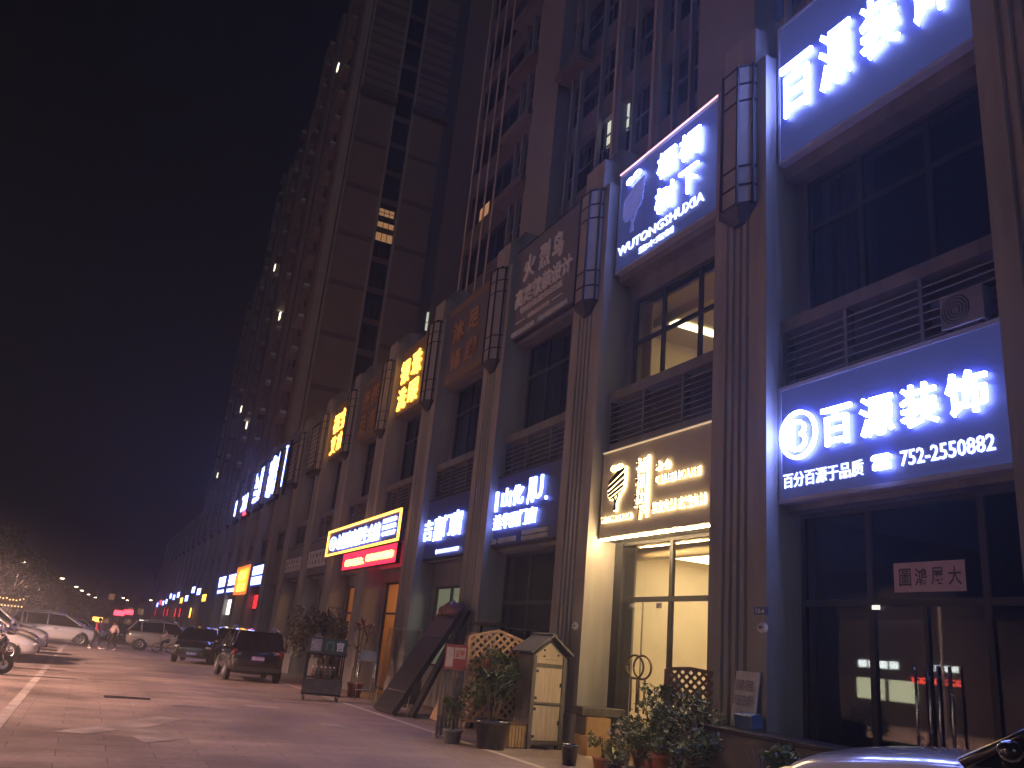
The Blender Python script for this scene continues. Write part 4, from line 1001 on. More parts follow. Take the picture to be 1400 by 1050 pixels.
# hanging pots on the first trellis
for i, (x, z, s_, lab) in enumerate(((-.35, 1.55, 1, 'hanging flower basket on the left of the trellis'), (.1, 1.45, 1.1, 'hanging flower basket in the middle of the trellis'), (.42, 1.62, .9, 'hanging flower basket on the right of the trellis'), (-.05, .88, .9, 'white hanging pot low on the trellis'))):
    t = thing('hanging_pot', lab, 'hanging plant', (7.95+x, 16.9-.28, gz(17)+z))
    b = MB(); b.lathe([(.001, -.12), (.09*s_, -.12), (.13*s_, .03), (.14*s_, .05), (.12*s_, .04), (.001, .02)], (0,0,0), 16); b.build('pot', M_WHITE if i == 3 else M_TERRA, t)
    b = MB(); b.tube([(-.12*s_, 0, .04), (0, .1, .3), (.12*s_, 0, .04)], .005, 4); b.tube([(0, .1, .3), (0, .25, .3)], .006, 4); b.build('hook', M_FRAME, t)
    rr = random.Random(90+i); b = MB(); leaf_cards(b, (0, 0, .08), (.30*s_, .26*s_, .22), 260, .05, rr, clump=8)
    for j in range(16):
        a_ = rr.uniform(0, 6.28); blade(b, (.05*math.cos(a_), .05*math.sin(a_), .05), (math.cos(a_), math.sin(a_), .8), .4, .03, 2.2)
    b.build('foliage', M_LEAF, t)
    if i in (1, 2):
        b = MB()
        for j in range(18): b.ball((rr.gauss(0, .14), rr.gauss(0, .1), .1+rr.gauss(0, .09)), .022, 6)
        b.build('blossom', mat('dull red petals', (.30, .05, .03), .6), t)
# slatted tall planter with a red card on it
sp = thing('slatted_stand', 'dark slatted wooden stand left of the trellis', 'stand', (7.05, 17.0, gz(17)), R(-10))
b = MB()
for i in range(6): b.box(-.24+i*.082, -.02, .05, -.175+i*.082, .012, 1.32)
b.build('slats', M_WOODG, sp); b = MB(); b.box(-.25, .014, .15, .25, .04, .22); b.box(-.25, .014, 1.1, .25, .04, 1.17); b.box(-.26, -.15, 0, -.2, .15, .05); b.box(.2, -.15, 0, .26, .15, .05); b.build('frame', M_WOODG, sp)
rc = thing('notice_card', 'red bordered notice card on top of the slatted stand', 'notice', (7.05, 16.93, gz(17)+1.33), R(-10))
b = MB(); b.box(-.24, 0, 0, .24, .012, .50); b.build('card', mat('red card', (.22, .04, .035), .5, var=.1), rc)
b = MB(); b.box(-.21, -.003, .05, -.06, -.0008, .44); b.box(-.04, -.003, .22, .2, -.0008, .44); b.build('paper', mat('pale card print', (.38, .30, .28), .6, var=.2, scale=9), rc)
b = MB(); ptext(b, '温馨', (-.03, -.005, .25), (.21, 0, 0), (0, 0, .15), .003); ptext(b, '提示', (-.03, -.002, .06), (.21, 0, 0), (0, 0, .12), .003); b.build('lettering', mat('dark red print', (.3, .02, .02), .6, var=0), rc)
# garden cabinet
gc = thing('garden_cabinet', 'tall pale wooden garden cabinet with gabled grey roof', 'cabinet', (8.62, 16.05, gz(16)), R(6)); gc.scale = (1.2, 1.05, 1.0)
def gable(x0, x1, z0, z1): return [(x0, .06), (x1, .06), (x1, z0), ((x0+x1)/2, z1), (x0, z0)]
b = MB(); b.prism(gable(-.34, .34, 1.76, 2.10)[::-1], 'y', -.24, .28); b.build('body', M_WOODG, gc)
b = MB(); b.prism([(-.28, 1.62), (.28, 1.62), (.28, 1.78), (0, 2.03), (-.28, 1.78)], 'y', -.252, -.2415); b.build('gable_board', M_WOOD, gc)
for z0, z1 in ((.88, 1.54), (.16, .82)):
    dd = MB(); dd.box(-.27, -.262, z0, .27, -.2415, z1); o = dd.build('door', M_WOOD, gc, bevel=.004)
    h = MB(); h.box(.235, -.285, (z0+z1)/2-.03, .262, -.2625, (z0+z1)/2+.05); h.build('latch', M_FRAME, o)
    h = MB(); h.box(-.30, -.275, z0+.05, -.22, -.2625, z0+.10); h.box(-.30, -.275, z1-.10, -.22, -.2625, z1-.05); h.build('hinge', M_FRAME, o)
f = MB()
for x0, x1 in ((-.345, -.275), (.275, .345)): f.box(x0, -.28, 0, x1, -.2405, 1.76)
for z in (.10, .83, 1.555): f.box(-.275, -.275, z, .275, -.2405, z+.05)
f.build('frame', M_WOODG, gc)
f = MB()
for sgn in (1, -1): f.obox((sgn*.20, 0, 2.015), (.235, 0, -.20*sgn*sgn) if sgn == 1 else (-.235, 0, -.20), (0, .36, 0), (.012*sgn, 0, .014))
f.build('roof', M_WOODG, gc)
f = MB()
for x, z in ((-.12, 1.88), (-.12, 1.76), (.17, 1.80)): f.ball((x, -.256, z), .02, 8)
f.box(-.10, -.256, 1.70, .16, -.253, 1.705); f.build('peg', M_FRAME, gc)
f = MB()
for x in (-.3, .3):
    for y in (-.2, .24): f.box(x-.035, y-.035, 0, x+.035, y+.035, .06)
f.build('foot', M_WOODG, gc)
br = thing('broom', 'broom stick leaning against the garden cabinet side', 'broom', (8.25, 16.2, gz(16)))
b = MB(); b.tube([(0, 0, .22), (.13, .1, 1.35)], .012, 8); b.build('handle', M_WOODB, br)
b = MB(); b.prism([(-.14, 0), (.14, 0), (.05, .24), (-.05, .24)], 'y', -.04, .04); b.build('bristle_head', M_CARD, br)
# slatted crate
ct = thing('slatted_crate', 'small bamboo slatted crate between the big pot and the cabinet', 'crate', (8.07, 15.95, gz(16)), R(5))
b = MB()
for i in range(7): b.box(-.25+i*.073, -.2, .02, -.19+i*.073, -.185, .42); b.box(-.25+i*.073, .185, .02, -.19+i*.073, .2, .42)
for i in range(5): b.box(-.265, -.17+i*.07, .02, -.251, -.115+i*.07, .42); b.box(.251, -.17+i*.07, .02, .265, -.115+i*.07, .42)
b.build('slats', mat('bamboo', (.36, .24, .11), .6, var=.2, scale=8), ct); b = MB(); b.box(-.27, -.205, .42, .27, .205, .455); b.box(-.25, -.18, .0, .25, .18, .02); b.build('rim', M_WOODB, ct)
# bench with stone top and boxes below it
bn = thing('bench', 'rough dark bench beside the garden cabinet', 'bench', (9.62, 15.36, gz(16)))
b = MB(); b.box(-.50, -.2, .72, .50, .2, .88); b.build('seat', mat('weathered timber', (.09, .08, .075), .8, var=.35, scale=6, bump=.4), bn, bevel=.015)
for x in (-.42, .36):
    b = MB(); b.box(x, -.16, 0, x+.08, .16, .72); b.build('leg', M_WOODG, bn)
for i, (x, y, z, a_, wx, wy, hz, lab) in enumerate(((9.5, 15.30, 0, 4, .62, .46, .36, 'lower brown cardboard box under the bench'), (9.5, 15.30, .362, -6, .52, .40, .34, 'upper brown cardboard box stacked under the bench edge'), (9.85, 14.75, -.0, 12, .35, .35, .30, 'small cardboard box at the clubhouse doorway'))):
    t = thing('cardboard_box', lab, 'cardboard box', (x, y, gz(16)+z), R(a_))
    MB().box(-wx/2, -wy/2, 0, wx/2, wy/2, hz).build('carton', M_CARD, t, bevel=.006)
    b = MB(); b.box(-wx/2+.01, -.03, hz+.0005, wx/2-.01, .03, hz+.002); b.box(-wx/2-.002, -.03, hz-.12, -wx/2-.0005, .03, hz); b.build('tape', mat('packing tape', (.5, .36, .18), .3, var=.05), t)
# leaning boards
def leaning(name, label, cat, y0, y1, x0, x1, zt, th, mt, extra=None):
    yc = (y0+y1)/2; t = thing(name, label, cat, (x0, yc, gz(yc)))
    d = Vector((x1-x0, 0, zt)); L_ = d.length; d = d/L_; n_ = Vector((-d.z, 0, d.x))
    b = MB(); b.obox(d*(L_/2)+n_*(th/2), d*(L_/2), (0, (y1-y0)/2, 0), n_*(th/2)); b.build('board', mt, t, bevel=.008)
    return t, d, n_, L_
M_GRAN = mat('dark speckled slab', (.028, .026, .028), .35, var=.7, scale=40)
t, d, n_, L_ = leaning('leaning_slab', 'dark speckled stone slab leaning in front of the shops', 'stone slab', 21.7, 23.3, 7.55, 9.15, 2.7, .14, M_GRAN)
b = MB()
for i in range(2): b.obox(d*(.6+i*1.7)+n_*.15, d*.012, (0, .78, 0), n_*.008)
b.build('strap', M_LOUV, t)
leaning('leaning_board', 'black board leaning right of the speckled slab', 'board', 21.35, 21.68, 7.95, 9.2, 2.75, .10, M_FRAME)
leaning('leaning_board', 'brown board leaning between the slab and the slatted stand', 'board', 20.6, 21.2, 8.35, 9.2, 2.2, .08, mat('brown fibre board', (.28, .18, .10), .7, var=.25, scale=3))
leaning('leaning_board', 'brown wrapped panel leaning nearest the slatted stand', 'board', 19.3, 20.2, 8.5, 9.2, 2.0, .09, mat('dull wrapped panel', (.16, .12, .10), .6, var=.3, scale=2))
bu = thing('wrapped_bundle', 'red and white flecked bundle lying on the leaning boards', 'bundle', (9.12, 22.5, gz(22)+2.72))
b = MB(); b.ball((-.05, -.35, .06), (.24, .34, .20), 12); b.ball((.02, .1, .08), (.26, .36, .24), 12); b.ball((0, .5, .04), (.22, .30, .17), 12)
b.build('bag', mat('striped nylon bag', (.20, .09, .10), .6, var=.8, scale=18, stretch=(1, 3, 3)), bu)
b = MB(); b.tube([(-.2, -.3, .22), (0, 0, .36), (.2, .3, .22)], .015, 5); b.build('cord', M_WHITE, bu)
tb = thing('garden_table', 'dark table with a flat top behind the leaning boards', 'table', (9.15, 19.0, gz(19)))
b = MB(); b.box(-.6, -.65, 2.35, .6, .65, 2.43); b.build('top', M_FRAME, tb)
for x in (-.45, .45):
    for y in (-.5, .5):
        b = MB(); b.box(x-.03, y-.03, 0, x+.03, y+.03, 2.35); b.build('leg', M_FRAME, tb)
tb['label'] = 'dark stall frame with a flat top behind the trellis'; tb['category'] = 'stall'; tb.name = 'stall_frame'
# glass sheet leaning at the shop
gs = thing('glass_sheet', 'framed sheet of glass leaning by the dark slabs', 'glass sheet', (8.75, 25.8, gz(26)))
b = MB(); b.add([(.02, -1.5, .02), (.02, 1.5, .02), (.18, 1.5, 2.22), (.18, -1.5, 2.22)], [(3,2,1,0)]); b.build('pane', M_GLASS, gs)
b = MB()
for y in (-1.52, 1.52): b.obox((.10, y, 1.12), (.012, 0, 0), (0, .018, 0), (.08, 0, 1.12))
for k_ in (-1, 1): b.obox((.10+k_*.08, 0, 1.12+k_*1.11), (.012, 0, 0), (0, 1.5, 0), (0, 0, .015))
b.build('edge_frame', mat('greenish aluminium', (.35, .38, .33), .35, metal=.5, var=.1), gs)
# folding sign easel
ea = thing('folding_sign', 'white folding easel sign beside the cordyline plant', 'easel sign', (8.35, 27.4, gz(27)), R(-6))
b = MB(); b.obox((0, -.02, 1.32), (.30, 0, 0), (0, .012, .0), (0, .03, .16)); b.build('board', mat('grey white board', (.28, .26, .27), .5, var=.15), ea)
for x in (-.28, .28):
    b = MB(); b.tube([(x, -.25, 0), (x, 0, 1.5)], .014, 6); b.build('leg', M_METAL, ea)
    b = MB(); b.tube([(x, .3, 0), (x, .02, 1.3)], .014, 6); b.build('leg', M_METAL, ea)
b = MB(); b.tube([(-.28, -.2, .3), (.28, -.2, .3)], .012, 6); b.build('crossbar', M_METAL, ea)
# rolling rack with a window-and-door sign
rk = thing('rolling_rack', 'black rolling rack with a door and window sign on top', 'display rack', (6.55, 25.7, gz(26)), R(-8))
b = MB()
for x in (-.52, .52):
    for y in (-.22, .22): b.box(x-.018, y-.018, .12, x+.018, y+.018, 1.30)
for z in (.16, .62, 1.26):
    b.box(-.50, -.235, z, .50, -.20, z+.03); b.box(-.50, .20, z, .50, .235, z+.03)
b.build('frame', M_FRAME, rk)
b = MB(); b.box(-.5, -.2, .16, .5, .2, .20); b.box(-.5, -.2, .62, .5, .2, .65); b.build('shelf', M_FRAME, rk)
b = MB(); b.box(-.56, -.26, .22, .56, -.238, .60); b.build('front_panel', mat('dull dark panel', (.07, .06, .06), .5, var=.4, scale=4), rk)
for x in (-.48, .48):
    for y in (-.2, .2):
        b = MB(); b.lathe([(.001, -.02), (.06, -.02), (.06, .02), (.001, .02)], (x, y, .06), 12, axis='x'); b.build('wheel', M_BLACK, rk)
b = MB(); b.box(-.55, -.26, 1.30, .55, -.22, 1.74); so_ = b.build('sign_board', mat('dark green board', (.05, .07, .06), .5, var=.15), rk)
b = MB(); b.box(-.50, -.268, 1.36, -.20, -.2605, 1.70); b.build('pale_panel', mat('pale print', (.35, .33, .34), .6, var=.35, scale=14), so_)
b = MB(); ptext(b, '门', (-.06, -.264, 1.40), (.22, 0, 0), (0, 0, .26), .006, .025); b.build('green_lettering', mat('green print', (.10, .32, .16), .6, var=0), so_)
b = MB(); ptext(b, '窗', (.24, -.264, 1.40), (.22, 0, 0), (0, 0, .26), .006, .025); b.build('white_lettering', M_WHITE, so_)
rnd = random.Random(21)
for i in range(6):
    t = thing('bottle', 'small bottle on the shelf of the rolling rack', 'bottle', (6.2+i*.13, 25.66+.02*(i % 2), gz(26)+.655), group='bottles on the rolling rack')
    b = MB(); b.lathe([(.001, 0), (.04, 0), (.04, .16), (.015, .21), (.015, .26), (.001, .26)], (0,0,0), 10); b.build('bottle_body', [M_TERRA, M_POTG, M_GLAZE][i % 3], t)
    b = MB(); b.lathe([(.018, .26), (.018, .29), (.001, .29)], (0,0,0), 8); b.build('cap', M_WHITE, t)

# ------------------------------------------------------------------ vehicles
def paint(name, c): return mat(name, c, .22, metal=.2, var=.04, scale=2, coat=1)
TY = M_BLACK; M_RIM = mat('alloy rim', (.45, .45, .47), .3, metal=.9, var=.1)
M_CGL = mat('car window glass', (.010, .011, .014), .05, var=0, spec=.8)
M_HEAD = mat('headlamp glass', (.55, .57, .6), .1, var=0, spec=.8, metal=.3); M_TAIL = mat('tail lamp', (.14, .008, .008), .15, var=0)
M_CHROME = mat('chrome', (.7, .7, .7), .12, metal=1, var=0)
def car(label, kind, pm, loc, rz, scale=1.0, plate='粤L·8K26', group=None, cat='car', lit=None, plate_col=(.06, .10, .4), trim=None):
    """nose towards local +x"""
    K = dict(sedan=(4.6, .90, .98, 1.45), suv=(4.7, .95, 1.10, 1.74), mpv=(4.9, .93, 1.06, 1.72), hatch=(4.2, .88, 1.0, 1.52))[kind]
    L_, hw, belt, H = K; hl = L_/2
    t = thing('parked_car', label, cat, loc, rz, group); t.scale = scale if isinstance(scale, tuple) else (scale,)*3
    hood = belt-.04 if kind != 'mpv' else belt-.02
    # stations: x, half width, bottom, top
    if kind == 'sedan': st = [(-hl, .70, .42, .80), (-hl+.12, .84, .30, .98), (-hl+.7, .90, .22, 1.02), (-1.0, .91, .20, .97), (0, .91, .20, .95), (.95, .91, .20, .95), (1.5, .90, .22, .90), (hl-.35, .86, .24, .78), (hl-.08, .76, .30, .66), (hl, .62, .40, .58)]
    else:
        b_ = belt
        st = [(-hl, .74, .46, b_-.12), (-hl+.10, hw-.06, .34, b_-.01), (-hl+.5, hw, .24, b_), (-1.0, hw, .22, b_), (0, hw, .22, b_-.01), (1.0, hw, .22, b_-.02), (1.5, hw-.01, .24, b_-.05), (hl-.35, hw-.05, .26, b_-.13), (hl-.08, hw-.14, .32, b_-.25), (hl, hw-.30, .42, b_-.36)]
    b = MB(); rings = []
    for x, w_, zb, zt in st:
        h_ = zt-zb
        half = [(0, zt+.05), (.55*w_, zt+.035), (.88*w_, zt-.01), (.97*w_, zt-.12*h_), (w_, zt-.40*h_), (.99*w_, zb+.25*h_), (.93*w_, zb+.05*h_), (.7*w_, zb), (0, zb)]
        ring = [(x, y, z) for y, z in half] + [(x, -y, z) for y, z in half[-2:0:-1]]
        rings.append(ring)
    n = len(rings[0]); v = [p for r_ in rings for p in r_]; f = []
    for i in range(len(rings)-1):
        for k in range(n): f.append((i*n+k, (i+1)*n+k, (i+1)*n+(k+1) % n, i*n+(k+1) % n))
    f.append(tuple(range(n))); f.append(tuple((len(rings)-1)*n+k for k in range(n))[::-1])
    b.add(v, f, 0, True); b.build('body', pm, t, subsurf=1)
    # greenhouse
    if kind == 'sedan': gx = [(-1.75, belt-.0), (-.95, H-.05), (-.2, H), (.35, H-.02), (1.28, belt-.05)]
    elif kind == 'mpv': gx = [(-hl+.12, belt), (-hl+.42, H-.05), (-.4, H), (.5, H-.06), (1.65, belt-.07)]
    elif kind == 'hatch': gx = [(-hl+.10, belt), (-hl+.65, H-.06), (-.3, H), (.35, H-.03), (1.25, belt-.05)]
    else: gx = [(-hl+.08, belt), (-hl+.50, H-.07), (-.5, H), (.40, H-.03), (1.25, belt-.05)]
    wb, wr = hw-.05, hw-.22
    gb = MB(); rr = []
    for i, (x, z) in enumerate(gx):
        if i in (0, len(gx)-1): rr.append([(x, -wb, z), (x, wb, z)])
        else: rr.append([(x, -wr, z-.04), (x, wr, z-.04)])
    x0, x4 = gx[0][0], gx[-1][0]
    # side glass
    for s_ in (-1, 1):
        i_ = 0 if s_ < 0 else 1
        poly = [rr[0][i_], rr[1][i_], rr[2][i_], rr[3][i_], rr[4][i_]]
        gb.add(poly, [tuple(range(5)) if s_ < 0 else tuple(range(5))[::-1]])
    gb.add(rr[0]+rr[1], [(0,1,3,2)]); gb.add(rr[3]+rr[4], [(0,1,3,2)])
    gb.build('window', M_CGL, t)
    rf = MB(); v = []
    for i in (1, 2, 3):
        x, z = gx[i]
        v += [(x, -wr-.015, z-.05), (x, -wr*.8, z+.01), (x, 0, z+.03), (x, wr*.8, z+.01), (x, wr+.015, z-.05)]
    rf.add(v, [(i*5+k, i*5+k+1, (i+1)*5+k+1, (i+1)*5+k) for i in (0, 1) for k in range(4)], 0, True)
    for s_ in (-1, 1):
        y1, y2 = s_*(wb+.008), s_*(wr+.012)
        rf.tube([(gx[0][0], y1, gx[0][1]), (gx[1][0], y2, gx[1][1]-.045)], .045, 6); rf.tube([(gx[3][0], y2, gx[3][1]-.045), (gx[4][0], y1, gx[4][1])], .04, 6)
        rf.tube([(gx[1][0], y2, gx[1][1]-.045), (gx[2][0], y2, gx[2][1]-.045), (gx[3][0], y2, gx[3][1]-.045)], .03, 6)
        for px_ in ((-.25,) if kind != 'mpv' else (-.35, -1.45)): rf.tube([(px_, s_*(wb+.004), belt-.02), (px_-.08, s_*(wr+.012), H-.05)], .035, 6)
        if kind in ('suv', 'mpv', 'hatch'): rf.tube([(gx[1][0]+.35, s_*(wb+.004), belt), (gx[1][0]+.25, s_*(wr+.012), H-.07)], .05, 6)
    rf.build('roof', trim or pm, t)
    if kind in ('suv', 'mpv'):
        for s_ in (-1, 1):
            b = MB(); b.tube([(-1.5, s_*wr*.93, H-.02), (-1.3, s_*wr*.93, H+.055), (.2, s_*wr*.93, H+.055), (.4, s_*wr*.93, H-.02)], .02, 6); b.build('roof_rail', M_CHROME, t)
    # wheels
    wr_ = .35 if kind in ('suv', 'mpv') else .32
    for wx in (-hl+.88, hl-.90):
        for s_ in (-1, 1):
            a_ = MB(); a_.lathe([(wr_+.07, 0), (wr_+.055, .012), (.001, .012)], (wx, s_*(hw-.035), wr_), 20, axis='y'); 
            if s_ < 0: a_ = MB(); a_.lathe([(wr_+.07, 0), (wr_+.055, -.012), (.001, -.012)], (wx, -(hw-.035), wr_), 20, axis='y')
            a_.build('wheel_arch', M_BLACK, t)
            w_ = MB(); w_.lathe([(.19, -.10), (wr_-.03, -.10), (wr_, -.07), (wr_, .07), (wr_-.03, .10), (.19, .10)], (wx, s_*(hw-.09), wr_), 20, axis='y'); wo = w_.build('wheel', TY, t)
            r_ = MB(); yy = s_*(hw+.006); r_.lathe([(.20, 0), (.185, -.012*s_), (.001, -.012*s_)], (wx, yy-.02*s_, wr_), 16, axis='y')
            for q in range(5):
                an = 2*math.pi*q/5+.3; r_.obox((wx+.105*math.cos(an), yy-.008*s_, wr_+.105*math.sin(an)), (.09*math.cos(an), 0, .09*math.sin(an)), (0, .012, 0), (-.02*math.sin(an), 0, .02*math.cos(an)))
            r_.lathe([(.215, -.02), (.215, .02), (.185, .02), (.185, -.02), (.215, -.02)], (wx, yy-.01*s_, wr_), 18, axis='y')
            r_.build('rim', M_RIM, wo)
    # lamps, plates, mirrors, bumpers
    zf = st[-2][3]-.04; zr = belt-.12
    for s_ in (-1, 1):
        b = MB(); b.ball((hl-.16, s_*(st[-2][1]-.13), zf-.02), (.13, .17, .065), 12)
        b.build('headlight', lit or M_HEAD, t)
        b = MB(); b.ball((-hl+.10, s_*(hw-.17), zr-.02), (.06, .11, .07 if kind != 'suv' else .12), 10); b.build('tail_light', M_TAIL, t)
        b = MB(); b.ball((gx[-1][0]-.25, s_*(hw+.09), belt+.08), (.07, .10, .07), 10); b.build('side_mirror', trim or pm, t)
        for dx in (.15, -1.0):
            b = MB(); b.box(dx-.1, s_*(hw-.005)-.012, belt-.22, dx+.1, s_*(hw-.005)+.012, belt-.19); b.build('door_handle', M_CHROME, t)
    b = MB(); b.box(hl-.10, -.5, .34, hl+.01, .5, .50); b.build('grille', M_BLACK, t)
    b = MB(); b.box(-hl-.02, -hw+.18, .38, -hl+.15, hw-.18, .52); b.build('rear_bumper', M_BLACK if kind == 'suv' else pm, t)
    for (x, s_, zz) in ((hl+.02, 1, .44), (-hl-.03, -1, .80 if kind != 'sedan' else .72)):
        b = MB(); b.box(x-.008, -.22, zz-.07, x+.008, .22, zz+.07); po_ = b.build('licence_plate', mat('plate blue %.2f' % plate_col[0], plate_col, .4, var=0), t)
        b = MB(); ptext(b, plate, (x+.009*s_, -.19*s_, zz-.045), (0, .38*s_, 0), (0, 0, .09), .003, .02); b.build('lettering', M_WHITE, po_)
    return t
P_BLK = paint('black car paint', (.008, .008, .010)); P_WHT = paint('white car paint', (.68, .68, .70)); P_BEI = paint('champagne car paint', (.50, .43, .33)); P_SIL = paint('silver car paint', (.5, .5, .5)); P_DGR = paint('dark grey car paint', (.05, .05, .055))
car('black SUV parked with its rear to the camera', 'suv', P_BLK, (5.95, 35.2, gz(35)), R(88), 1.06, plate='粤R·E626', plate_col=(.22, .14, .40))
car('black hatchback facing the camera left of the black SUV', 'hatch', P_BLK, (5.55, 48.2, gz(48)), R(-104), 1.16)
car('dark car between the black hatchback and the black SUV', 'suv', P_DGR, (7.4, 51, gz(51)), R(84), 1.1)
car('champagne SUV crossing behind the walking people', 'suv', P_BEI, (5.15, 63.5, gz(63)), R(-6), 1.10)
car('white people carrier parked crosswise at the left', 'mpv', P_WHT, (-1.7, 62.5, gz(62)), R(-5), 1.08, cat='van')
car('white saloon behind the white people carrier', 'sedan', P_WHT, (-.2, 84, gz(84)), R(-30), 1.1)
car('dark saloon beyond the white people carrier', 'sedan', P_DGR, (-2.6, 80, gz(80)), R(-20), 1.1)
for (x, y, kd, pm_, lab) in ((-3.75, 35.6, 'sedan', P_SIL, 'silver saloon first in the row nosing up to the parking line'), (-3.7, 38.8, 'hatch', paint('pearl car paint', (.58, .52, .46)), 'pearl hatchback second in the row nosing up to the parking line'), (-3.8, 42.2, 'suv', P_WHT, 'white SUV third in the row nosing up to the parking line'), (-3.95, 46.0, 'sedan', P_DGR, 'dark grey saloon fourth in the row nosing up to the parking line'), (-4.5, 49.6, 'hatch', P_SIL, 'silver hatchback fifth in the row nosing up to the parking line'), (-4.7, 54.0, 'sedan', P_BEI, 'champagne saloon last in the row nosing up to the parking line')):
    car(lab, kd, pm_, (x, y, gz(y)), R(2), 1.06)
car('dark far car beside the shop row behind the champagne SUV', 'hatch', P_DGR, (3.0, 78, gz(78)), R(-80), 1.05)
car('white far car under the lit far signs', 'hatch', P_WHT, (6.8, 92, gz(92)), R(-90), 1.05)
car('silver white SUV nose at the bottom right corner by the dark shop front', 'suv', P_WHT, (7.68, 3.56, gz(4)+.07), R(120), (1.35, 1.08, 1.08), trim=P_BLK, lit=mat('lit headlamp strip', (.6, .55, .4), .2, var=0, em=(1, .72, .3), es=.5))

# scooters at the left edge
def scooter(label, col, loc, rz, group='scooters parked by the parking line'):
    t = thing('scooter', label, 'scooter', loc, rz, group)
    b = MB(); b.prism([(-.75, .55), (-.70, .78), (-.1, .74), (-.02, .42), (.30, .36), (.45, .95), (.52, .95), (.46, .30), (-.05, .28), (-.35, .38)], 'y', -.14, .14); b.build('body', col, t, bevel=.04)
    b = MB(); b.ball((.54, 0, .72), (.10, .19, .28), 12); b.build('front_shield', col, t)
    b = MB(); b.ball((-.38, 0, .82), (.40, .16, .08), 12); b.build('seat', M_BLACK, t)
    for x in (-.55, .66):
        w_ = MB(); w_.lathe([(.12, -.05), (.20, -.06), (.25, -.03), (.25, .03), (.20, .06), (.12, .05), (.12, -.05)], (x, 0, .25), 18, axis='y'); wo = w_.build('wheel', M_BLACK, t)
        r_ = MB(); r_.lathe([(.12, -.03), (.03, -.03), (.03, .03), (.12, .03)], (x, 0, .25), 12, axis='y'); r_.build('rim', M_RIM, wo)
    b = MB(); b.tube([(.66, .08, .25), (.50, .08, .8)], .022, 6); b.tube([(.66, -.08, .25), (.50, -.08, .8)], .022, 6); b.build('fork', M_METAL, t)
    b = MB(); b.tube([(.38, -.34, 1.04), (.46, -.12, 1.0), (.46, .12, 1.0), (.38, .34, 1.04)], .018, 8); b.build('handlebar', M_FRAME, t)
    for s_ in (-1, 1):
        b = MB(); b.tube([(.42, s_*.24, 1.02), (.40, s_*.30, 1.2)], .008, 5); b.ball((.39, s_*.31, 1.24), (.025, .09, .06), 10); b.build('mirror', M_CHROME, t)
    b = MB(); b.ball((.60, 0, .86), (.06, .10, .08), 12); b.build('headlight', M_HEAD, t)
    b = MB(); b.ball((-.76, 0, .70), (.04, .10, .04), 8); b.build('tail_light', M_TAIL, t)
    return t
for lab, c, (x, y, a_) in (('black scooter with red parts standing before the silver saloon', paint('black scooter', (.02, .02, .022)), (-2.45, 27.8, 12)), ('cream scooter standing between the black scooter and the silver saloon', paint('cream scooter', (.55, .46, .38)), (-2.75, 31.2, 4))):
    t = scooter(lab, c, (x, y, gz(y)), R(a_))
    if y < 30:
        b = MB(); b.ball((.02, 0, .60), (.16, .155, .07), 10); b.ball((.57, 0, .58), (.07, .15, .08), 10); b.build('red_trim', paint('red scooter', (.5, .03, .02)), t)

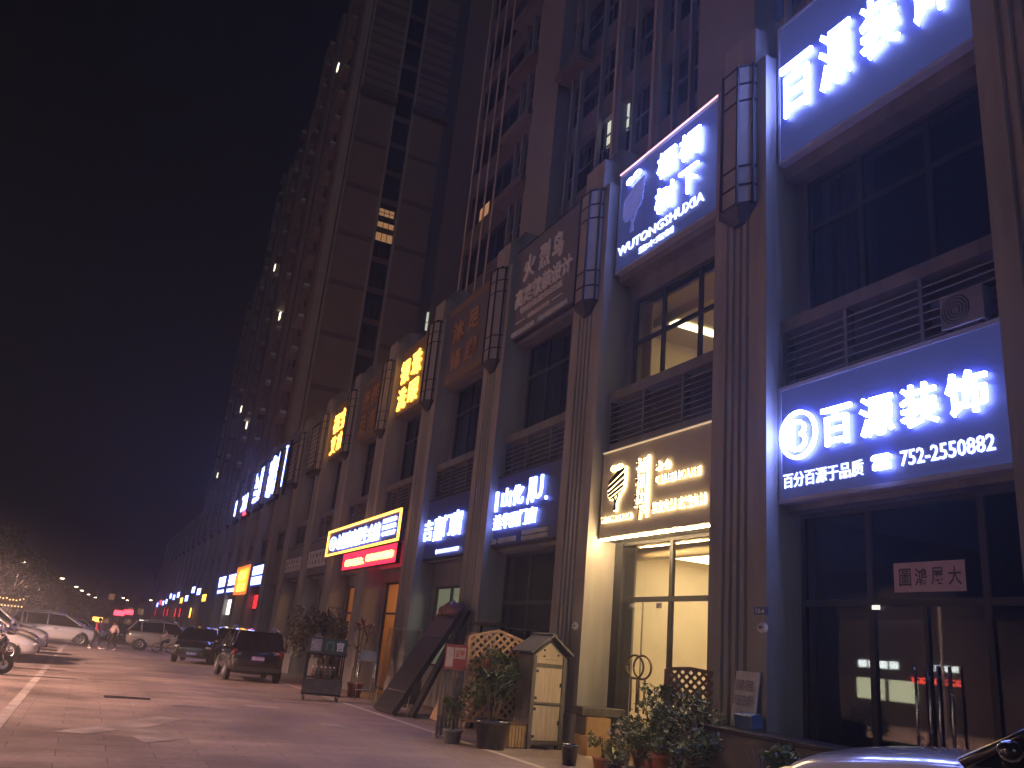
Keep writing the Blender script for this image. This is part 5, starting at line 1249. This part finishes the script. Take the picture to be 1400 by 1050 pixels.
# ------------------------------------------------------------------ people
SKIN = mat('skin', (.42, .25, .17), .55, var=.08, scale=8); HAIR = mat('black hair', (.012, .01, .009), .5, var=.2)
def skin_mesh(name, mt, parent, pts, edges, radii, root=0, sub=1):
    me = bpy.data.meshes.new(name); me.from_pydata(pts, edges, []); o = bpy.data.objects.new(name, me); COL.objects.link(o); o.parent = parent
    sk = o.modifiers.new('skin', 'SKIN'); sk.use_smooth_shade = True
    for i, sv in enumerate(me.skin_vertices[0].data):
        r_ = radii[i]; sv.radius = r_ if isinstance(r_, tuple) else (r_, r_)
        sv.use_root = (i == root)
    ss = o.modifiers.new('sub', 'SUBSURF'); ss.levels = sub; ss.render_levels = sub
    me.materials.append(mt); return o
def person(label, loc, rz, top, bottom, stride=.28, pose='walk', h=1.68, group=None):
    """faces local +x"""
    t = thing('person', label, 'person', loc, rz, group); t.scale = (h/1.70,)*3
    if pose == 'walk':
        hipL, hipR = (0, .09, .90), (0, -.09, .90)
        kL, kR = (stride*.55, .09, .49), (-stride*.20, -.09, .48)
        aL, aR = (stride*1.0, .09, .09), (-stride*1.25, -.09, .14)
        tL, tR = (stride+.17, .10, .05), (-stride*1.25+.14, -.10, .03)
        sh = 1.38; eL, eR = (-.14, .25, 1.12), (.08, -.25, 1.12); hL, hR = (-.12, .25, .88), (.24, -.24, .93)
        pel, chest, neck, head, crown = (0,0,.93), (.01,0,1.25), (.02,0,1.44), (.04,0,1.56), (.04,0,1.67)
    else:                                      # riding: seated, leaning to the bars
        hipL, hipR = (-.05, .08, .80), (-.05, -.08, .80)
        kL, kR = (.32, .10, .72), (.30, -.10, .58); aL, aR = (.22, .10, .34), (.14, -.10, .20); tL, tR = (.36, .11, .31), (.28, -.11, .17)
        sh = 1.22; eL, eR = (.28, .22, 1.05), (.28, -.22, 1.05); hL, hR = (.48, .22, .98), (.48, -.22, .98)
        pel, chest, neck, head, crown = (-.05,0,.82), (.04,0,1.10), (.10,0,1.30), (.14,0,1.41), (.15,0,1.51)
    sL, sR = (neck[0]-.01, .17, sh), (neck[0]-.01, -.17, sh)
    def lp(a, b, t_): return tuple(a[i]+(b[i]-a[i])*t_ for i in range(3))
    P = [pel, chest, neck, head, crown, hipL, kL, aL, tL, hipR, kR, aR, tR, sL, eL, lp(eL, hL, .85), hL, sR, eR, lp(eR, hR, .85), hR, (head[0]+.075, 0, head[2]-.005), (head[0]+.02, .09, head[2]), (head[0]+.02, -.09, head[2])]
    E_ = [(0,1), (1,2), (2,3), (3,4), (0,5), (5,6), (6,7), (7,8), (0,9), (9,10), (10,11), (11,12), (1,13), (13,14), (14,15), (15,16), (1,17), (17,18), (18,19), (19,20)]
    Rd = [(.115,.14), (.12,.15), .055, (.085,.095), .07, .085, .058, .042, .035, .085, .058, .042, .035, .055, .042, .030, .034, .055, .042, .030, .034]
    skin_mesh('body', SKIN, t, P[:21], E_, Rd)
    # clothes follow the same bones a little further out and end at hem, cuff and ankle
    skin_mesh('shirt', top, t, [lp(pel, chest, -.08), chest, lp(chest, neck, .62), sL, lp(sL, eL, .95), lp(eL, hL, .5), sR, lp(sR, eR, .95), lp(eR, hR, .5)], [(0,1), (1,2), (1,3), (3,4), (4,5), (1,6), (6,7), (7,8)], [(.145,.165), (.14,.17), .07, .075, .06, .05, .075, .06, .05])
    skin_mesh('trousers', bottom, t, [lp(pel, chest, .1), hipL, kL, lp(kL, aL, .93), hipR, kR, lp(kR, aR, .93)], [(0,1), (1,2), (2,3), (0,4), (4,5), (5,6)], [(.13,.15), .10, .075, .06, .10, .075, .06])
    b = MB(); b.ball((head[0]-.018, 0, head[2]+.045), (.105, .098, .105), 14); b.build('hair', HAIR, t)
    f = MB(); f.ball((head[0]+.098, 0, head[2]-.02), (.018, .014, .022), 8); f.build('nose', SKIN, t)
    f = MB()
    for s_ in (-1, 1): f.ball((head[0]+.083, s_*.033, head[2]+.005), (.01, .014, .008), 8)
    f.build('eyes', HAIR, t)
    for ankle, toe in ((aL, tL), (aR, tR)):
        s_ = MB(); d = Vector(toe)-Vector(ankle); s_.ball(((ankle[0]*.4+toe[0]*.6), toe[1], toe[2]), (.14, .05, .045), 10); s_.build('shoe', M_WHITE if pose == 'walk' else M_BLACK, t)
    for hp, el in ((hL, eL), (hR, eR)):
        d = (Vector(hp)-Vector(el)).normalized(); side = Vector((0, 1, 0)).cross(d).normalized(); fb = MB(); o_ = Vector(hp)
        for i in range(4):
            off = (i-1.5)*.018; q = o_+side*off; fb.tube([q+d*.01, q+d*.055, q+d*(.085-.008*abs(i-1.2))+Vector((.012, 0, 0))], [.0085, .008, .006], 6)
        fb.tube([o_-side*.03, o_-side*.045+d*.03, o_-side*.04+d*.055], [.0095, .009, .006], 6)
        fb.build('fingers', SKIN, t)
    return t
person('person in a dark red jacket walking between the white van and champagne SUV', (.70, 57.6, gz(57)), R(-35), mat('red jacket', (.55, .06, .10), .7), mat('dark blue trousers', (.02, .022, .035), .8), .22, h=1.78)
person('person in a pale pink top and dark trousers in mid stride', (1.62, 57.8, gz(57)), R(-150), mat('pale pink top', (.75, .55, .50), .7), mat('black trousers', (.015, .015, .018), .8), .34, h=1.70)
bk = thing('bicycle', 'small bicycle ridden in front of the champagne SUV', 'bicycle', (4.78, 60.0, gz(60)), R(185))
for x in (-.45, .45):
    w_ = MB(); w_.tube([(x+.28*math.cos(q), 0, .30+.28*math.sin(q)) for q in [2*math.pi*i/20 for i in range(21)]], .02, 6)
    for i in range(8): w_.tube([(x, 0, .30), (x+.27*math.cos(i*.785), 0, .30+.27*math.sin(i*.785))], .003, 3)
    w_.build('wheel', M_BLACK, bk)
b = MB(); b.tube([(-.45, 0, .30), (-.12, 0, .28), (-.2, 0, .74)], .018, 6); b.tube([(-.12, 0, .28), (.30, 0, .72), (-.17, 0, .62)], .018, 6); b.tube([(.45, 0, .30), (.30, 0, .78)], .018, 6); b.build('frame', M_POTG, bk)
b = MB(); b.ball((-.2, 0, .77), (.12, .06, .03), 8); b.build('saddle', M_BLACK, bk)
b = MB(); b.tube([(.36, -.24, .96), (.31, 0, .90), (.36, .24, .96)], .012, 6); b.tube([(.30, 0, .78), (.31, 0, .90)], .014, 6); b.build('handlebar', M_METAL, bk)
person('child in a pale shirt riding the small bicycle', (4.85, 60.0, gz(60)+.02), R(185), mat('pale shirt', (.55, .45, .38), .7), mat('dark shorts', (.02, .02, .022), .8), pose='ride', h=1.62)

# ------------------------------------------------------------------ far left: stall with string lights, low far buildings
stl = thing('market_stall', 'low roofed stall with warm string lights at the left edge', 'stall', (-6.2, 70, gz(70)))
b = MB(); b.prism([(-2.0, 2.15), (2.0, 2.15), (1.7, 2.75), (-1.7, 2.75)], 'y', -1.2, 1.2); b.build('roof', mat('brown tarpaulin', (.20, .13, .08), .8, var=.3, scale=2), stl)
for x in (-1.9, 1.9):
    for y in (-1.1, 1.1):
        b = MB(); b.box(x-.05, y-.05, 0, x+.05, y+.05, 2.15); b.build('post', M_WOODG, stl)
b = MB(); b.box(-1.9, -1.0, .0, 1.9, -.6, .95); b.build('counter', M_WOODB, stl)
rnd = random.Random(9); b = MB()
for i in range(40): b.ball((-1.95+3.9*(i % 20)/19, -1.24, 2.05 if i < 20 else 2.5+rnd.uniform(-.08, .08)), .045, 6)
b.build('string_light', emis('string bulb', (1, .58, .2), 3.2), stl)
b = MB(); b.ball((-.2, -1.0, 1.55), (.16, .1, .12), 8); b.ball((.12, -1.0, 1.55), (.16, .1, .12), 8); b.ball((1.3, -1.0, 1.2), .1, 8); b.build('lamp', E_LAMP, stl)
for i, (x, y, w_, h_, lab) in enumerate(((7.5, 250, 14, 11, 'low far building at the end of the street'), (22, 262, 14, 15, 'second far building at the end of the street'), (-12, 300, 22, 8, 'long low far building behind the street trees'))):
    t = thing('far_building', lab, 'building', (x, y, gz(y)))
    MB().box(-w_/2, 0, -1, w_/2, 8, h_).build('wall', M_TOWERD, t)
    b = MB(); b.box(-w_/2-.3, -.3, h_, w_/2+.3, 8.3, h_+.5); b.build('roof', M_TOWER, t)
    for r_ in range(int(h_/3)):
        for c_ in range(int(w_/2.6)):
            b = MB(); b.box(-w_/2+.7+c_*2.6, -.03, 1+r_*3, -w_/2+2.1+c_*2.6, -.01, 2.5+r_*3)
            rr = random.Random(i*100+r_*10+c_).random()
            b.build('window', LITW if rr < .3 else M_WGLASS, t)
for i, (x, y, z, c_, lab) in enumerate(((3.4, 118, 2.6, 'r', 'small red lit far sign board by the road'), (4.8, 128, 2.9, 'r', 'second small red lit far sign board by the road'), (1.2, 125, 1.6, 'a', 'small amber lit far sign board by the road'), (-3.0, 88, 1.4, 'a', 'small amber lamp box behind the parked cars'), (6.2, 112, 1.7, 'w', 'small white lit far board near the end of the row'))):
    t = thing('street_sign', lab, 'lit sign', (x, y, gz(y)))
    b = MB(); b.tube([(0, 0, 0), (0, 0, z)], .05, 6); b.build('post', M_LOUV, t)
    b = MB(); b.box(-.6, -.08, z-.2, .6, .08, z+.4); b.build('panel', {'r': E_RED, 'a': E_AMB, 'w': E_WHITE}[c_], t)

# ------------------------------------------------------------------ haze added in place of lens bloom round the lights: bloom haze
hz = MB(); hz.box(-890, -58, -13, 890, 1480, 95)
hm = bpy.data.materials.new('bloom haze'); hm.use_nodes = True; hn = hm.node_tree; hn.nodes.clear()
ho = hn.nodes.new('ShaderNodeOutputMaterial'); pv = hn.nodes.new('ShaderNodeVolumePrincipled')
pv.inputs['Color'].default_value = (.9, .9, .95, 1); pv.inputs['Density'].default_value = .0034; pv.inputs['Anisotropy'].default_value = .55
hn.links.new(pv.outputs[0], ho.inputs['Volume'])
tag(hz.build('haze', hm), kind='stuff')
clean_base()
